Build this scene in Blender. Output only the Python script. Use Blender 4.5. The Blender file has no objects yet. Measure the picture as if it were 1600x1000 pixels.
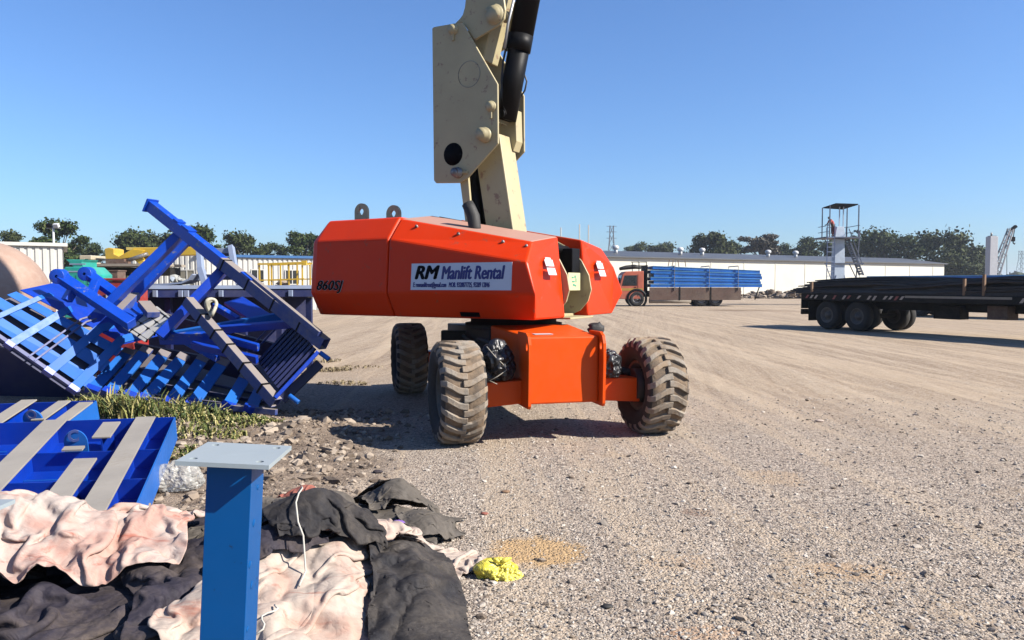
import bpy, math, random
import numpy as np
from mathutils import Vector, Matrix, Euler

sc = bpy.context.scene
COL = sc.collection
rng = random.Random(11)
R = math.radians

# ------------------------------------------------------------------ camera geometry
FPX, CAMH, HORIZ = 1186.0, 1.62, 445.0
PITCH = math.atan((500 - HORIZ) / FPX)
CAM = Vector((0, 0, CAMH))
_f = Vector((0, math.cos(PITCH), -math.sin(PITCH)))
_u = Vector((0, math.sin(PITCH), math.cos(PITCH)))

def ray(px, py):
    return Vector((1, 0, 0)) * ((px - 800) / FPX) + _u * ((500 - py) / FPX) + _f
def at(px, py, Y):
    d = ray(px, py)
    return CAM + d * (Y / d.y)
def gnd(px, py, z=0.0):
    d = ray(px, py)
    return CAM + d * ((z - CAMH) / d.z)
def onplane(px, py, p0, n):
    d = ray(px, py); n = Vector(n)
    return CAM + d * ((Vector(p0) - CAM).dot(n) / d.dot(n))

# ------------------------------------------------------------------ materials
def srgb(r, g, b):
    def l(c):
        c /= 255.0
        return c / 12.92 if c <= .04045 else ((c + .055) / 1.055) ** 2.4
    return (l(r), l(g), l(b))

class NT:
    def __init__(s, mat):
        s.m = mat; s.t = mat.node_tree; s.n = s.t.nodes; s.l = s.t.links
    def add(s, typ, **kw):
        nd = s.n.new(typ)
        for k, v in kw.items():
            if k.startswith('_'): setattr(nd, k[1:], v)
        return nd
    def link(s, a, b): s.l.new(a, b)
    def noise(s, vec, scale, detail=4, rough=.55, dist=0.0):
        nd = s.n.new('ShaderNodeTexNoise'); nd.inputs['Scale'].default_value = scale
        nd.inputs['Detail'].default_value = detail; nd.inputs['Roughness'].default_value = rough
        nd.inputs['Distortion'].default_value = dist
        if vec is not None: s.link(vec, nd.inputs['Vector'])
        return nd.outputs['Fac']
    def voro(s, vec, scale, feature='F1'):
        nd = s.n.new('ShaderNodeTexVoronoi'); nd.inputs['Scale'].default_value = scale; nd.feature = feature
        s.link(vec, nd.inputs['Vector']); return nd
    def ramp(s, fac, stops, interp='LINEAR'):
        nd = s.n.new('ShaderNodeValToRGB'); cr = nd.color_ramp; cr.interpolation = interp
        while len(cr.elements) < len(stops): cr.elements.new(.5)
        for e, (p, c) in zip(cr.elements, stops):
            e.position = p
            e.color = (c[0], c[1], c[2], 1) if isinstance(c, (tuple, list)) else (c, c, c, 1)
        s.link(fac, nd.inputs['Fac']); return nd.outputs['Color']
    def mix(s, fac, a, b, blend='MIX'):
        nd = s.n.new('ShaderNodeMix'); nd.data_type = 'RGBA'; nd.blend_type = blend
        for sock, v in ((nd.inputs['Factor'], fac), (nd.inputs[6], a), (nd.inputs[7], b)):
            if isinstance(v, bpy.types.NodeSocket): s.link(v, sock)
            elif isinstance(v, (int, float)): sock.default_value = v if sock == nd.inputs['Factor'] else (v, v, v, 1)
            else: sock.default_value = (v[0], v[1], v[2], 1)
        return nd.outputs[2]
    def math(s, op, a, b=0.0, clamp=False):
        nd = s.n.new('ShaderNodeMath'); nd.operation = op; nd.use_clamp = clamp
        for i, v in enumerate((a, b)):
            if isinstance(v, bpy.types.NodeSocket): s.link(v, nd.inputs[i])
            else: nd.inputs[i].default_value = v
        return nd.outputs[0]
    def mapping(s, vec, scale=(1, 1, 1), rot=(0, 0, 0), loc=(0, 0, 0)):
        nd = s.n.new('ShaderNodeMapping'); nd.inputs['Scale'].default_value = scale
        nd.inputs['Rotation'].default_value = rot; nd.inputs['Location'].default_value = loc
        s.link(vec, nd.inputs['Vector']); return nd.outputs[0]
    def bump(s, h, strength, dist=.01, normal=None):
        nd = s.n.new('ShaderNodeBump'); nd.inputs['Strength'].default_value = strength
        nd.inputs['Distance'].default_value = dist; s.link(h, nd.inputs['Height'])
        if normal is not None: s.link(normal, nd.inputs['Normal'])
        return nd.outputs[0]

def newmat(name):
    m = bpy.data.materials.new(name); m.use_nodes = True
    nt = NT(m); b = nt.n['Principled BSDF']
    return m, nt, b
def objco(nt): return nt.add('ShaderNodeTexCoord').outputs['Object']
def geo(nt): return nt.add('ShaderNodeNewGeometry')

DUST = (.36, .30, .23)
def paint(name, col, rough=.4, dust=.25, topdust_glare=.0, metal=0.0, var=.18, scale=3.0, bump=.0, wear=0.0, wearcol=(.12, .07, .05), spec=.5):
    """painted or bare metal with patchy colour, settled dust (faces that look up also carry painted glare) and rubbed spots"""
    m, nt, b = newmat(name); v = objco(nt)
    n1 = nt.noise(v, scale, 5, .6); n2 = nt.noise(v, scale * 7, 4, .6); n3 = nt.noise(v, scale * .5, 3, .5, .6)
    dark = tuple(c * (1 - var) for c in col); lite = tuple(min(1, c * (1 + var * .7)) for c in col)
    c = nt.ramp(n1, [(.3, dark), (.7, lite)])
    if wear > 0:
        w = nt.ramp(nt.noise(v, scale * 4.3, 6, .7), [(.62 - wear * .25, 0), (.68 - wear * .2, 1)])
        c = nt.mix(w, c, wearcol)
    dm = nt.ramp(nt.math('MULTIPLY', n2, n3), [(.15, 0), (.45, 1)])
    f = nt.math('MULTIPLY', dm, dust)
    if topdust_glare > 0:
        g = geo(nt); sx = nt.add('ShaderNodeSeparateXYZ'); nt.link(g.outputs['True Normal'], sx.inputs[0])
        up = nt.ramp(sx.outputs[2], [(.35, 0), (.8, 1)])
        up = nt.math('MULTIPLY', up, nt.ramp(n1, [(.2, topdust_glare * .75), (.7, topdust_glare)]))  # pale tops: settled dust and sky glare, both put into the colour
        f = nt.math('MAXIMUM', f, up)
    c = nt.mix(f, c, DUST)
    nt.link(c, b.inputs['Base Color'])
    rr = nt.math('ADD', nt.math('MULTIPLY', f, .45), nt.math('ADD', nt.math('MULTIPLY', n2, .16), rough - .08), True)
    nt.link(rr, b.inputs['Roughness'])
    b.inputs['Metallic'].default_value = metal
    b.inputs['Specular IOR Level'].default_value = spec
    hb = nt.math('ADD', nt.math('MULTIPLY', n2, .25), n3)
    nt.link(nt.bump(hb, .12 + bump, .004 + bump * .02), b.inputs['Normal'])
    return m

def plain(name, col, rough=.6, metal=0.0, var=.15, scale=6.0):
    return paint(name, col, rough, .08, 0, metal, var, scale)

# ------------------------------------------------------------------ object helpers
OFF = {}
def link(o): COL.objects.link(o); return o

def tag(o, label=None, cat=None, group=None, kind=None):
    if label: o['label'] = label
    if cat: o['category'] = cat
    if group: o['group'] = group
    if kind: o['kind'] = kind
    return o
def thing(name, label, cat, loc=(0, 0, 0), rz=0.0, group=None):
    o = bpy.data.objects.new(name, None); link(o); o.empty_display_size = .2
    o.location = loc; o.rotation_euler = (0, 0, rz); OFF[o] = Vector(loc) if rz == 0 else None
    o['_l'] = 1; del o['_l']
    return tag(o, label, cat, group)
def sub(name, parent):
    o = bpy.data.objects.new(name, None); link(o); o.parent = parent; OFF[o] = OFF.get(parent); o.empty_display_size = .1
    return o

class MB:
    """collects shapes into one mesh"""
    def __init__(s): s.v = []; s.f = []; s.sm = []
    def add(s, vs, fs, smooth=False):
        n = len(s.v); s.v.extend([tuple(v) for v in vs])
        s.f.extend([tuple(i + n for i in f) for f in fs]); s.sm.extend([smooth] * len(fs))
        return s
    def box(s, c, size, M=None):
        x, y, z = (d / 2 for d in size); c = Vector(c)
        vs = [Vector((a * x, b * y, e * z)) for a in (-1, 1) for b in (-1, 1) for e in (-1, 1)]
        if M is not None: vs = [M @ v for v in vs]
        return s.add([v + c for v in vs], [(0, 1, 3, 2), (4, 6, 7, 5), (0, 4, 5, 1), (2, 3, 7, 6), (0, 2, 6, 4), (1, 5, 7, 3)])
    def beam(s, p0, p1, w, h, up=(0, 0, 1), hollow=0.0):
        """rectangular bar from p0 to p1: w across, h along 'up'; hollow > 0 gives an open tube of that wall"""
        p0 = Vector(p0); p1 = Vector(p1); d = (p1 - p0).normalized(); up = Vector(up)
        sd = d.cross(up)
        if sd.length < 1e-4: sd = d.cross(Vector((1, 0, 0)))
        sd.normalize(); uu = sd.cross(d).normalized()
        def ring(p, a, b): return [p + sd * (a * i) + uu * (b * j) for i, j in ((-1, -1), (1, -1), (1, 1), (-1, 1))]
        r0 = ring(p0, w / 2, h / 2); r1 = ring(p1, w / 2, h / 2)
        sides = [(i, (i + 1) % 4, (i + 1) % 4 + 4, i + 4) for i in range(4)]
        if hollow <= 0: return s.add(r0 + r1, sides + [(3, 2, 1, 0), (4, 5, 6, 7)])
        q0 = ring(p0, w / 2 - hollow, h / 2 - hollow); q1 = ring(p1, w / 2 - hollow, h / 2 - hollow)
        fs = list(sides)
        for i in range(4):
            j = (i + 1) % 4
            fs += [(i + 8, i + 12, j + 12, j + 8), (i, i + 8, j + 8, j), (i + 4, j + 4, j + 12, i + 12)]
        return s.add(r0 + r1 + q0 + q1, fs)
    def prism(s, A, B):
        n = len(A)
        return s.add(list(A) + list(B), [tuple(range(n - 1, -1, -1)), tuple(range(n, 2 * n))] + [(i, (i + 1) % n, (i + 1) % n + n, i + n) for i in range(n)])
    def extrude(s, poly, vec):
        vec = Vector(vec); return s.prism([Vector(p) for p in poly], [Vector(p) + vec for p in poly])
    def tube(s, pts, rad, n=10, caps=True, smooth=True):
        pts = [Vector(p) for p in pts]; m = len(pts)
        rad = rad if isinstance(rad, (list, tuple)) else [rad] * m
        prev = None; vs = []
        for i, p in enumerate(pts):
            d = (pts[min(i + 1, m - 1)] - pts[max(i - 1, 0)]).normalized()
            if prev is None:
                a = d.cross(Vector((0, 0, 1)));
                if a.length < .05: a = d.cross(Vector((1, 0, 0)))
            else: a = prev - d * prev.dot(d)
            a.normalize(); b = d.cross(a).normalized(); prev = a
            for k in range(n):
                t = 2 * math.pi * k / n
                vs.append(p + (a * math.cos(t) + b * math.sin(t)) * rad[i])
        fs = [(i * n + k, i * n + (k + 1) % n, (i + 1) * n + (k + 1) % n, (i + 1) * n + k) for i in range(m - 1) for k in range(n)]
        s.add(vs, fs, smooth)
        if caps:
            s.add(vs[:n], [tuple(range(n - 1, -1, -1))]); s.add(vs[-n:], [tuple(range(n))])
        return s
    def lathe(s, c, axis, prof, n=32, smooth=True, ref=None):
        """prof: (distance along axis, radius) list"""
        c = Vector(c); ax = Vector(axis).normalized(); a = ref or ax.cross(Vector((0, 0, 1)))
        if a.length < .05: a = ax.cross(Vector((1, 0, 0)))
        a.normalize(); b = ax.cross(a)
        vs = [c + ax * t + (a * math.cos(2 * math.pi * k / n) + b * math.sin(2 * math.pi * k / n)) * r for t, r in prof for k in range(n)]
        fs = [(i * n + k, (i + 1) * n + k, (i + 1) * n + (k + 1) % n, i * n + (k + 1) % n) for i in range(len(prof) - 1) for k in range(n)]
        return s.add(vs, fs, smooth)
    def disc(s, c, axis, r0, r1, thick, n=28):
        return s.lathe(c, axis, [(0, r0), (0, r1), (thick, r1), (thick, r0), (0, r0)], n, False)
    def build(s, name, mat, parent=None, bevel=0.0, loc=None, seg=2, autosm=True):
        off = OFF.get(parent) if parent is not None else None
        if off is None: off = Vector(loc) if (loc is not None and parent is None) else Vector((0, 0, 0))
        me = bpy.data.meshes.new(name)
        me.from_pydata([(v[0] - off[0], v[1] - off[1], v[2] - off[2]) for v in s.v], [], s.f)
        me.polygons.foreach_set('use_smooth', s.sm)
        me.materials.append(mat); me.update()
        import bmesh
        bm = bmesh.new(); bm.from_mesh(me)
        bmesh.ops.remove_doubles(bm, verts=bm.verts, dist=1e-5)
        bmesh.ops.recalc_face_normals(bm, faces=bm.faces)
        bm.to_mesh(me); bm.free()
        o = bpy.data.objects.new(name, me); link(o)
        if parent is not None: o.parent = parent; OFF[o] = off
        elif loc is not None: o.location = loc; OFF[o] = off
        else: OFF[o] = off
        if bevel > 0:
            bv = o.modifiers.new('edge', 'BEVEL'); bv.width = bevel; bv.segments = seg; bv.limit_method = 'ANGLE'; bv.angle_limit = R(28)
            bv.harden_normals = False
        return o

def npmesh(name, V, F, mat, parent=None, smooth=False, loc=(0, 0, 0)):
    """mesh from numpy arrays; F is (n,3) or (n,4)"""
    me = bpy.data.meshes.new(name); V = np.asarray(V, dtype=np.float32) - np.array(loc, dtype=np.float32); F = np.asarray(F, dtype=np.int32)
    k = F.shape[1]
    me.vertices.add(len(V)); me.vertices.foreach_set('co', V.ravel())
    me.loops.add(F.size); me.loops.foreach_set('vertex_index', F.ravel())
    me.polygons.add(len(F)); me.polygons.foreach_set('loop_start', np.arange(0, F.size, k, dtype=np.int32))
    me.polygons.foreach_set('loop_total', np.full(len(F), k, dtype=np.int32))
    me.polygons.foreach_set('use_smooth', np.full(len(F), smooth, dtype=bool))
    me.update(calc_edges=True); me.validate()
    me.materials.append(mat)
    o = bpy.data.objects.new(name, me); link(o); o.location = loc; OFF[o] = Vector(loc)
    if parent is not None: o.parent = parent
    return o

def copy_tree(o, parent=None):
    c = o.copy(); COL.objects.link(c)
    if parent is not None: c.parent = parent
    for ch in list(o.children): copy_tree(ch, c)
    return c

# numpy value noise -------------------------------------------------
def vnoise(x, y, seed=0):
    rs = np.random.RandomState(seed); T = rs.rand(256, 256)
    xi = np.floor(x).astype(int); yi = np.floor(y).astype(int); fx = x - xi; fy = y - yi
    fx = fx * fx * fx * (fx * (fx * 6 - 15) + 10); fy = fy * fy * fy * (fy * (fy * 6 - 15) + 10)
    a = T[xi % 256, yi % 256]; b = T[(xi + 1) % 256, yi % 256]; c = T[xi % 256, (yi + 1) % 256]; d = T[(xi + 1) % 256, (yi + 1) % 256]
    return (a * (1 - fx) + b * fx) * (1 - fy) + (c * (1 - fx) + d * fx) * fy * 1.0
def fbm(x, y, seed=0, oct=4, gain=.5):
    t = 0; a = 1; n = 0
    for o in range(oct):
        t = t + a * vnoise(x * 2 ** o + 17.3 * o, y * 2 ** o - 9.1 * o, seed + o); n += a; a *= gain
    return t / n - .5
def ridged(x, y, seed=0, oct=3, gain=.5):
    t = 0; a = 1; n = 0
    for o in range(oct):
        r = 1 - np.abs(2 * vnoise(x * 2 ** o + 5.7 * o, y * 2 ** o + 3.1 * o, seed + o) - 1); t = t + a * r ** 2; n += a; a *= gain
    return t / n
# ================================================================== light, sky, camera
SUN_AZ, SUN_EL = R(-18), R(37)          # azimuth measured from +X towards +Y
s_dir = Vector((math.cos(SUN_AZ) * math.cos(SUN_EL), math.sin(SUN_AZ) * math.cos(SUN_EL), math.sin(SUN_EL)))
sun = bpy.data.lights.new('sun', 'SUN'); sun.energy = 5.0; sun.angle = R(.53); sun.color = (1, .94, .85)
so = link(bpy.data.objects.new('sun', sun)); so.rotation_euler = (-s_dir).to_track_quat('-Z', 'Y').to_euler(); so.location = (20, -10, 30)

w = bpy.data.worlds.new('World'); sc.world = w; w.use_nodes = True
wt = w.node_tree; bg = wt.nodes['Background']
sky = wt.nodes.new('ShaderNodeTexSky'); sky.sky_type = 'NISHITA'; sky.sun_disc = False
sky.sun_elevation = SUN_EL; sky.sun_rotation = math.atan2(s_dir.x, s_dir.y)
sky.altitude = 0; sky.air_density = 1.1; sky.dust_density = .7; sky.ozone_density = 4.0
tint = wt.nodes.new('ShaderNodeMix'); tint.data_type = 'RGBA'; tint.blend_type = 'MULTIPLY'; tint.inputs['Factor'].default_value = 1; tint.inputs[7].default_value = (.74, .96, 1.28, 1)
wt.links.new(sky.outputs[0], tint.inputs[6]); wt.links.new(tint.outputs[2], bg.inputs[0]); bg.inputs[1].default_value = .058

cam = bpy.data.cameras.new('camera'); co = link(bpy.data.objects.new('camera', cam))
cam.sensor_width = 36; cam.lens = 36 * FPX / 1600; cam.clip_end = 5000; cam.clip_start = .05
co.location = CAM; co.rotation_euler = (R(90) - PITCH, 0, 0); sc.camera = co
sc.view_settings.view_transform = 'Standard'; sc.view_settings.look = 'None'
sc.view_settings.exposure = 1.28; sc.view_settings.gamma = 1
sc.render.resolution_x = 1024; sc.render.resolution_y = 640
sc.cycles.use_denoising = True
sc.cycles.max_bounces = 6; sc.cycles.transparent_max_bounces = 6

# ================================================================== ground
def ground_h(x, y):
    x = np.asarray(x, float); y = np.asarray(y, float)
    fade = np.clip(1 - (np.hypot(x, y) - 20) / 30, 0, 1)
    h = .05 * fbm(x * .35, y * .35, 3, 3) + .022 * fbm(x * 1.7, y * 1.7, 8, 3)
    # rough bank of dug-up rubble along the left side of the yard
    bank = np.clip((-1.15 - x - .12 * (y - 6)) / .8, 0, 1) * np.clip((y - 3.8) / 1.2, 0, 1) * np.clip((9.4 - y) / 1.0, 0, 1)
    h = h + bank * (.07 + .16 * fbm(x * 2.2, y * 2.2, 21, 4))
    # wheel ruts on the dirt track
    u = (x - 2.5) * .5 + (y - 9) * -.12
    h = h + .004 * np.sin(u * 9 + 2 * fbm(x * .2, y * .2, 5, 2)) * np.clip((x + y - 9) / 4, 0, 1)
    return h * fade

def axis(segs):
    a = [segs[0][0]]
    for lo, hi, st in segs:
        n = max(1, int(round((hi - lo) / st))); a += [lo + (hi - lo) * (i + 1) / n for i in range(n)]
    return np.array(a)
gx = axis([(-2500, -300, 550), (-300, -40, 26), (-40, -8, 1.6), (-8, -4, .16), (-4, 4, .06), (4, 8, .12), (8, 20, .35), (20, 60, 4), (60, 300, 24), (300, 2500, 550)])
gy = axis([(-400, -20, 95), (-20, 2, 2.2), (2, 8, .06), (8, 14, .11), (14, 30, .4), (30, 70, 4), (70, 300, 23), (300, 3000, 450)])
GX, GY = np.meshgrid(gx, gy, indexing='xy')
GZ = ground_h(GX, GY)
V = np.stack([GX, GY, GZ], -1).reshape(-1, 3)
nx, ny = len(gx), len(gy)
ii = (np.arange(ny - 1)[:, None] * nx + np.arange(nx - 1)[None, :]).ravel()
F = np.stack([ii, ii + 1, ii + nx + 1, ii + nx], -1)

m, nt, b = newmat('gravel_ground')
g = geo(nt); P = g.outputs['Position']
sx = nt.add('ShaderNodeSeparateXYZ'); nt.link(P, sx.inputs[0]); PX, PY = sx.outputs[0], sx.outputs[1]
v1 = nt.voro(P, 72); v2 = nt.voro(P, 38); v3 = nt.voro(P, 110)
big = nt.noise(P, .35, 4, .55); mid = nt.noise(P, 1.5, 5, .6, .4); fine = nt.noise(P, 14, 4, .7)
sp1 = nt.add('ShaderNodeSeparateColor'); nt.link(v1.outputs['Color'], sp1.inputs[0])
sp2 = nt.add('ShaderNodeSeparateColor'); nt.link(v2.outputs['Color'], sp2.inputs[0])
stone = nt.ramp(sp1.outputs[0], [(0, (.19, .155, .13)), (.3, (.38, .325, .275)), (.6, (.49, .42, .355)), (.86, (.60, .52, .44)), (1, (.74, .66, .57))])
stone2 = nt.ramp(sp2.outputs[1], [(0, (.16, .13, .115)), (.5, (.37, .32, .275)), (1, (.55, .49, .43))])
grav = nt.mix(nt.ramp(sp2.outputs[0], [(.62, 0), (.66, 1)]), stone, stone2)
gap = nt.ramp(v1.outputs['Distance'], [(.45, 0), (.78, 1)])
grav = nt.mix(nt.math('MULTIPLY', gap, .45), grav, (.17, .135, .11))
grav = nt.mix(nt.ramp(mid, [(.45, 0), (.72, .35)]), grav, (.33, .27, .22))
# compacted earth of the track
trk = nt.mapping(nt.mapping(P, (1, 1, 1), (0, 0, R(-89))), (.06, 1.5, 1))
st = nt.noise(trk, 1.6, 6, .62, .5)
trk2 = nt.mapping(nt.mapping(P, (1, 1, 1), (0, 0, R(-80))), (.10, 3.2, 1))
st2 = nt.noise(trk2, 2.3, 5, .6, .3)
dirt = nt.ramp(nt.math('ADD', nt.math('MULTIPLY', st, .6), nt.math('MULTIPLY', st2, .4)), [(.34, (.24, .17, .115)), (.46, (.37, .285, .20)), (.56, (.46, .37, .27)), (.68, (.56, .47, .365))])
dirt = nt.mix(nt.math('MULTIPLY', nt.ramp(sp2.outputs[1], [(.45, 0), (.9, 1)]), .55), dirt, (.54, .48, .41))
dirt = nt.mix(nt.math('MULTIPLY', nt.ramp(sp1.outputs[0], [(.05, 1), (.35, 0)]), .6), dirt, (.17, .13, .10))
dirt = nt.mix(nt.ramp(nt.noise(P, 3.2, 6, .72), [(.50, 0), (.70, .55)]), dirt, (.25, .19, .14))
# where the earth shows: beyond the lift and out to the right, ragged edge
e = nt.math('ADD', nt.math('MULTIPLY', PX, .30), nt.math('MULTIPLY', PY, .62))
e = nt.math('ADD', e, nt.math('MULTIPLY', big, 3.4)); e = nt.math('ADD', e, nt.math('MULTIPLY', mid, 1.6))
em = nt.ramp(nt.math('MULTIPLY', nt.math('SUBTRACT', e, 7.6), .28), [(0, 0), (1, .95)])
spots = nt.ramp(nt.noise(P, .8, 4, .6, .6), [(.585, 0), (.66, .75)])
em = nt.math('MAXIMUM', em, nt.math('MULTIPLY', spots, .85))
col = nt.mix(em, grav, dirt)
# spilt sand and other earth spots with a shape of their own
def spot(col, px, py, rx, ry, c, k=.9):
    c0 = gnd(px, py)
    a = nt.math('MULTIPLY', nt.math('SUBTRACT', PX, c0.x), 1 / rx); q = nt.math('MULTIPLY', nt.math('SUBTRACT', PY, c0.y), 1 / ry)
    d = nt.math('ADD', nt.math('MULTIPLY', a, a), nt.math('MULTIPLY', q, q))
    d = nt.math('ADD', d, nt.math('MULTIPLY', nt.math('SUBTRACT', nt.noise(P, 5, 5, .65), .5), 1.8))
    return nt.mix(nt.ramp(d, [(.45, k), (1.05, 0)]), col, c)
SAND = (.52, .345, .165)
col = spot(col, 1090, 800, .12, .14, (.24, .16, .12), .6)
col = spot(col, 1330, 895, .33, .16, (.44, .30, .18), .6)
col = spot(col, 1060, 880, .25, .14, (.42, .30, .2), .5)
col = spot(col, 1210, 745, .3, .3, (.47, .36, .25), .6)
col = spot(col, 1170, 485, 3.2, 2.0, (.22, .16, .11), .8)
col = spot(col, 1280, 487, 3.5, 1.6, (.24, .17, .12), .7)
col = spot(col, 1090, 990, .22, .1, (.42, .26, .17), .7)
# rough soil under the rubble bank at the left
lm = nt.math('ADD', nt.math('MULTIPLY', PX, -1), nt.math('MULTIPLY', nt.noise(P, 1.2, 5, .65), 1.6))
lm = nt.math('SUBTRACT', lm, nt.math('MULTIPLY', PY, .12))
lm = nt.ramp(nt.math('MULTIPLY', nt.math('SUBTRACT', lm, .95), 1.2), [(0, 0), (.7, 1)])
soil = nt.ramp(nt.noise(P, 7, 6, .7), [(.35, (.13, .10, .08)), (.52, (.25, .20, .16)), (.7, (.37, .31, .26))])
near = nt.ramp(nt.math('MULTIPLY', PY, .1), [(.85, 1), (1.1, 0)])
col = nt.mix(nt.math('MULTIPLY', lm, near), col, soil)
tracks = nt.ramp(nt.noise(nt.mapping(nt.mapping(P, (1, 1, 1), (0, 0, R(-94))), (.045, 1.3, 1)), 1.3, 5, .65, .7), [(.50, 0), (.58, .40)])
col = nt.mix(nt.math('MULTIPLY', tracks, nt.math('SUBTRACT', 1, nt.math('MULTIPLY', lm, near))), col, (.56, .455, .335))
col = spot(col, 842, 862, .33, .32, nt.mix(nt.ramp(fine, [(.4, 0), (.7, .5)]), SAND, (.42, .28, .15)), .8)
col = nt.mix(1.0, col, (1.28, 1.225, 1.15), 'MULTIPLY')
nt.link(col, b.inputs['Base Color']); b.inputs['Roughness'].default_value = .95; b.inputs['Specular IOR Level'].default_value = .2
hh = nt.math('SUBTRACT', 1, v1.outputs['Distance'])
hh = nt.math('MULTIPLY', hh, nt.math('ADD', nt.math('MULTIPLY', sp1.outputs[2], .8), .2))
hh2 = nt.math('MULTIPLY', nt.math('SUBTRACT', 1, v2.outputs['Distance']), nt.ramp(sp2.outputs[0], [(.6, 0), (.66, .9)]))
H = nt.math('ADD', nt.math('MAXIMUM', hh, hh2), nt.math('MULTIPLY', fine, .4))
flat = nt.math('SUBTRACT', 1, nt.math('MULTIPLY', em, .55))
H = nt.math('MULTIPLY', H, flat)
H2 = nt.math('MULTIPLY', nt.math('ADD', st, st2), nt.math('MULTIPLY', em, .45))
nb = nt.bump(H2, .5, .05)
nt.link(nt.bump(H, .95, .016, nb), b.inputs['Normal'])
go = npmesh('ground', V, F, m, smooth=True); tag(go, kind='structure')

# ---------------------------------------------------------------- loose stones
ICO_V = None
def ico():
    import bmesh
    bm = bmesh.new(); bmesh.ops.create_icosphere(bm, subdivisions=1, radius=1)
    v = np.array([x.co[:] for x in bm.verts]); f = np.array([[q.index for q in p.verts] for p in bm.faces]); bm.free(); return v, f
IV, IF = ico()
def scatter(name, pts, sizes, mat, label=None, seed=1, flat=.7, sink=.3):
    rs = np.random.RandomState(seed); n = len(pts)
    shapes = IV[None] * (1 + .38 * (rs.rand(24, len(IV), 1) - .5) * 2)
    V = shapes[rs.randint(24, size=n)]
    sc_ = np.stack([.7 + .6 * rs.rand(n), .7 + .6 * rs.rand(n), flat * (.7 + .5 * rs.rand(n))], -1)
    V = V * sc_[:, None, :]
    a = rs.rand(n) * 6.283; ca, sa = np.cos(a)[:, None], np.sin(a)[:, None]
    t = (rs.rand(n) - .5) * .9; ct, st_ = np.cos(t)[:, None], np.sin(t)[:, None]
    y = V[..., 1] * ct - V[..., 2] * st_; z = V[..., 1] * st_ + V[..., 2] * ct
    x = V[..., 0] * ca - y * sa; y2 = V[..., 0] * sa + y * ca
    V = np.stack([x, y2, z], -1) * np.asarray(sizes)[:, None, None]
    P = np.array(pts, float); P[:, 2] += np.asarray(sizes) * flat * (1 - 2 * sink) * .5
    V = V + P[:, None, :]
    F = IF[None] + (np.arange(n) * len(IV))[:, None, None]
    o = npmesh(name, V.reshape(-1, 3), F.reshape(-1, 3), mat); tag(o, label, kind='stuff'); return o

def stone_mat(name, stops, dusty=.2):
    m, nt, b = newmat(name); g = geo(nt)
    c = nt.ramp(g.outputs['Random Per Island'], stops)
    c = nt.mix(nt.ramp(nt.noise(g.outputs['Position'], 60, 3, .6), [(.4, 0), (.7, dusty)]), c, DUST)
    nt.link(c, b.inputs['Base Color']); b.inputs['Roughness'].default_value = .92; b.inputs['Specular IOR Level'].default_value = .25
    nt.link(nt.bump(nt.noise(g.outputs['Position'], 160, 3, .6), .4, .004), b.inputs['Normal'])
    return m
M_GRAV = stone_mat('gravel_stone', [(0, (.17, .14, .115)), (.2, (.34, .29, .24)), (.55, (.54, .47, .395)), (.88, (.68, .60, .51)), (1, (.80, .72, .62))])
M_RUB = stone_mat('rubble_stone', [(0, (.12, .09, .07)), (.35, (.26, .195, .145)), (.7, (.40, .315, .24)), (1, (.58, .48, .38))], .4)
rs = np.random.RandomState(5)
# gravel: image-even spread (more stones per metre near the lens), on the gravelled part only
def ground_pts(n, y0, y1, xl, xr, seed, dens=1.6):
    rs = np.random.RandomState(seed); t = rs.rand(n)
    y = (y0 ** (1 - dens) + t * (y1 ** (1 - dens) - y0 ** (1 - dens))) ** (1 / (1 - dens))
    x = (xl + (xr - xl) * rs.rand(n)) * y
    return x, y
x, y = ground_pts(30000, 3.1, 11, -.12, .72, 2, 2.2)
keep = (rs.rand(len(x)) < np.clip(1.25 - np.clip((.30 * x + .62 * y - 5.2) / 4, 0, 1) * 1.05 + fbm(x * .9, y * .9, 31, 3) * 1.6, .06, 1))
sp_ = gnd(842, 862); keep &= (((x - sp_.x) / .30) ** 2 + ((y - sp_.y) / .28) ** 2 + 1.2 * fbm(x * 4, y * 4, 61, 3) > .8) | (rs.rand(len(x)) < .12)
x, y = x[keep], y[keep]
sz = np.clip(.0050 * np.exp(.46 * rs.randn(len(x))) * (y / 4.5) ** .35, .003, .026)
scatter('gravel', np.stack([x, y, ground_h(x, y)], -1), sz, M_GRAV, 'loose grey gravel strewn over the yard', 3)
x, y = ground_pts(240, 3.4, 12, -.1, .7, 12, 2)
sz = np.clip(.013 * np.exp(.35 * rs.randn(len(x))), .008, .032)
scatter('pebbles', np.stack([x, y, ground_h(x, y)], -1), sz, M_RUB, 'bigger dark pebbles dotted about the gravel', 4)
# rubble bank
n = 6500; x = -4.4 + 4.0 * rs.rand(n); y = 3.6 + 6.2 * rs.rand(n)
edge = -1.2 - .10 * (y - 6) + .25 * rs.randn(n)
k = (x < edge); x, y = x[k], y[k]
sz = np.clip(.017 * np.exp(.62 * rs.randn(len(x))), .006, .085)
scatter('rubble', np.stack([x, y, ground_h(x, y)], -1), sz, M_RUB, 'broken stones and soil lumps along the left bank', 6, .65, .28)

# far rubble heaps beside the long building
def heap(px, Y, w, h, n, seed):
    rs = np.random.RandomState(seed); c = at(px, 455, Y); a = rs.randn(n) * w * .4; d = rs.randn(n) * w * .2
    z = h * np.exp(-(a / (w * .45)) ** 2) * rs.rand(n)
    return np.stack([c.x + a, c.y + d, z], -1), .12 + .3 * rs.rand(n)
hp = [heap(1205, 92, 5, .9, 120, 1), heap(1245, 90, 5, 1.0, 120, 2), heap(1180, 96, 5, .6, 80, 3)]
scatter('rubble', np.concatenate([h[0] for h in hp]), np.concatenate([h[1] for h in hp]), M_RUB, 'heaps of rubble at the foot of the long cream building', 8)

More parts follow.
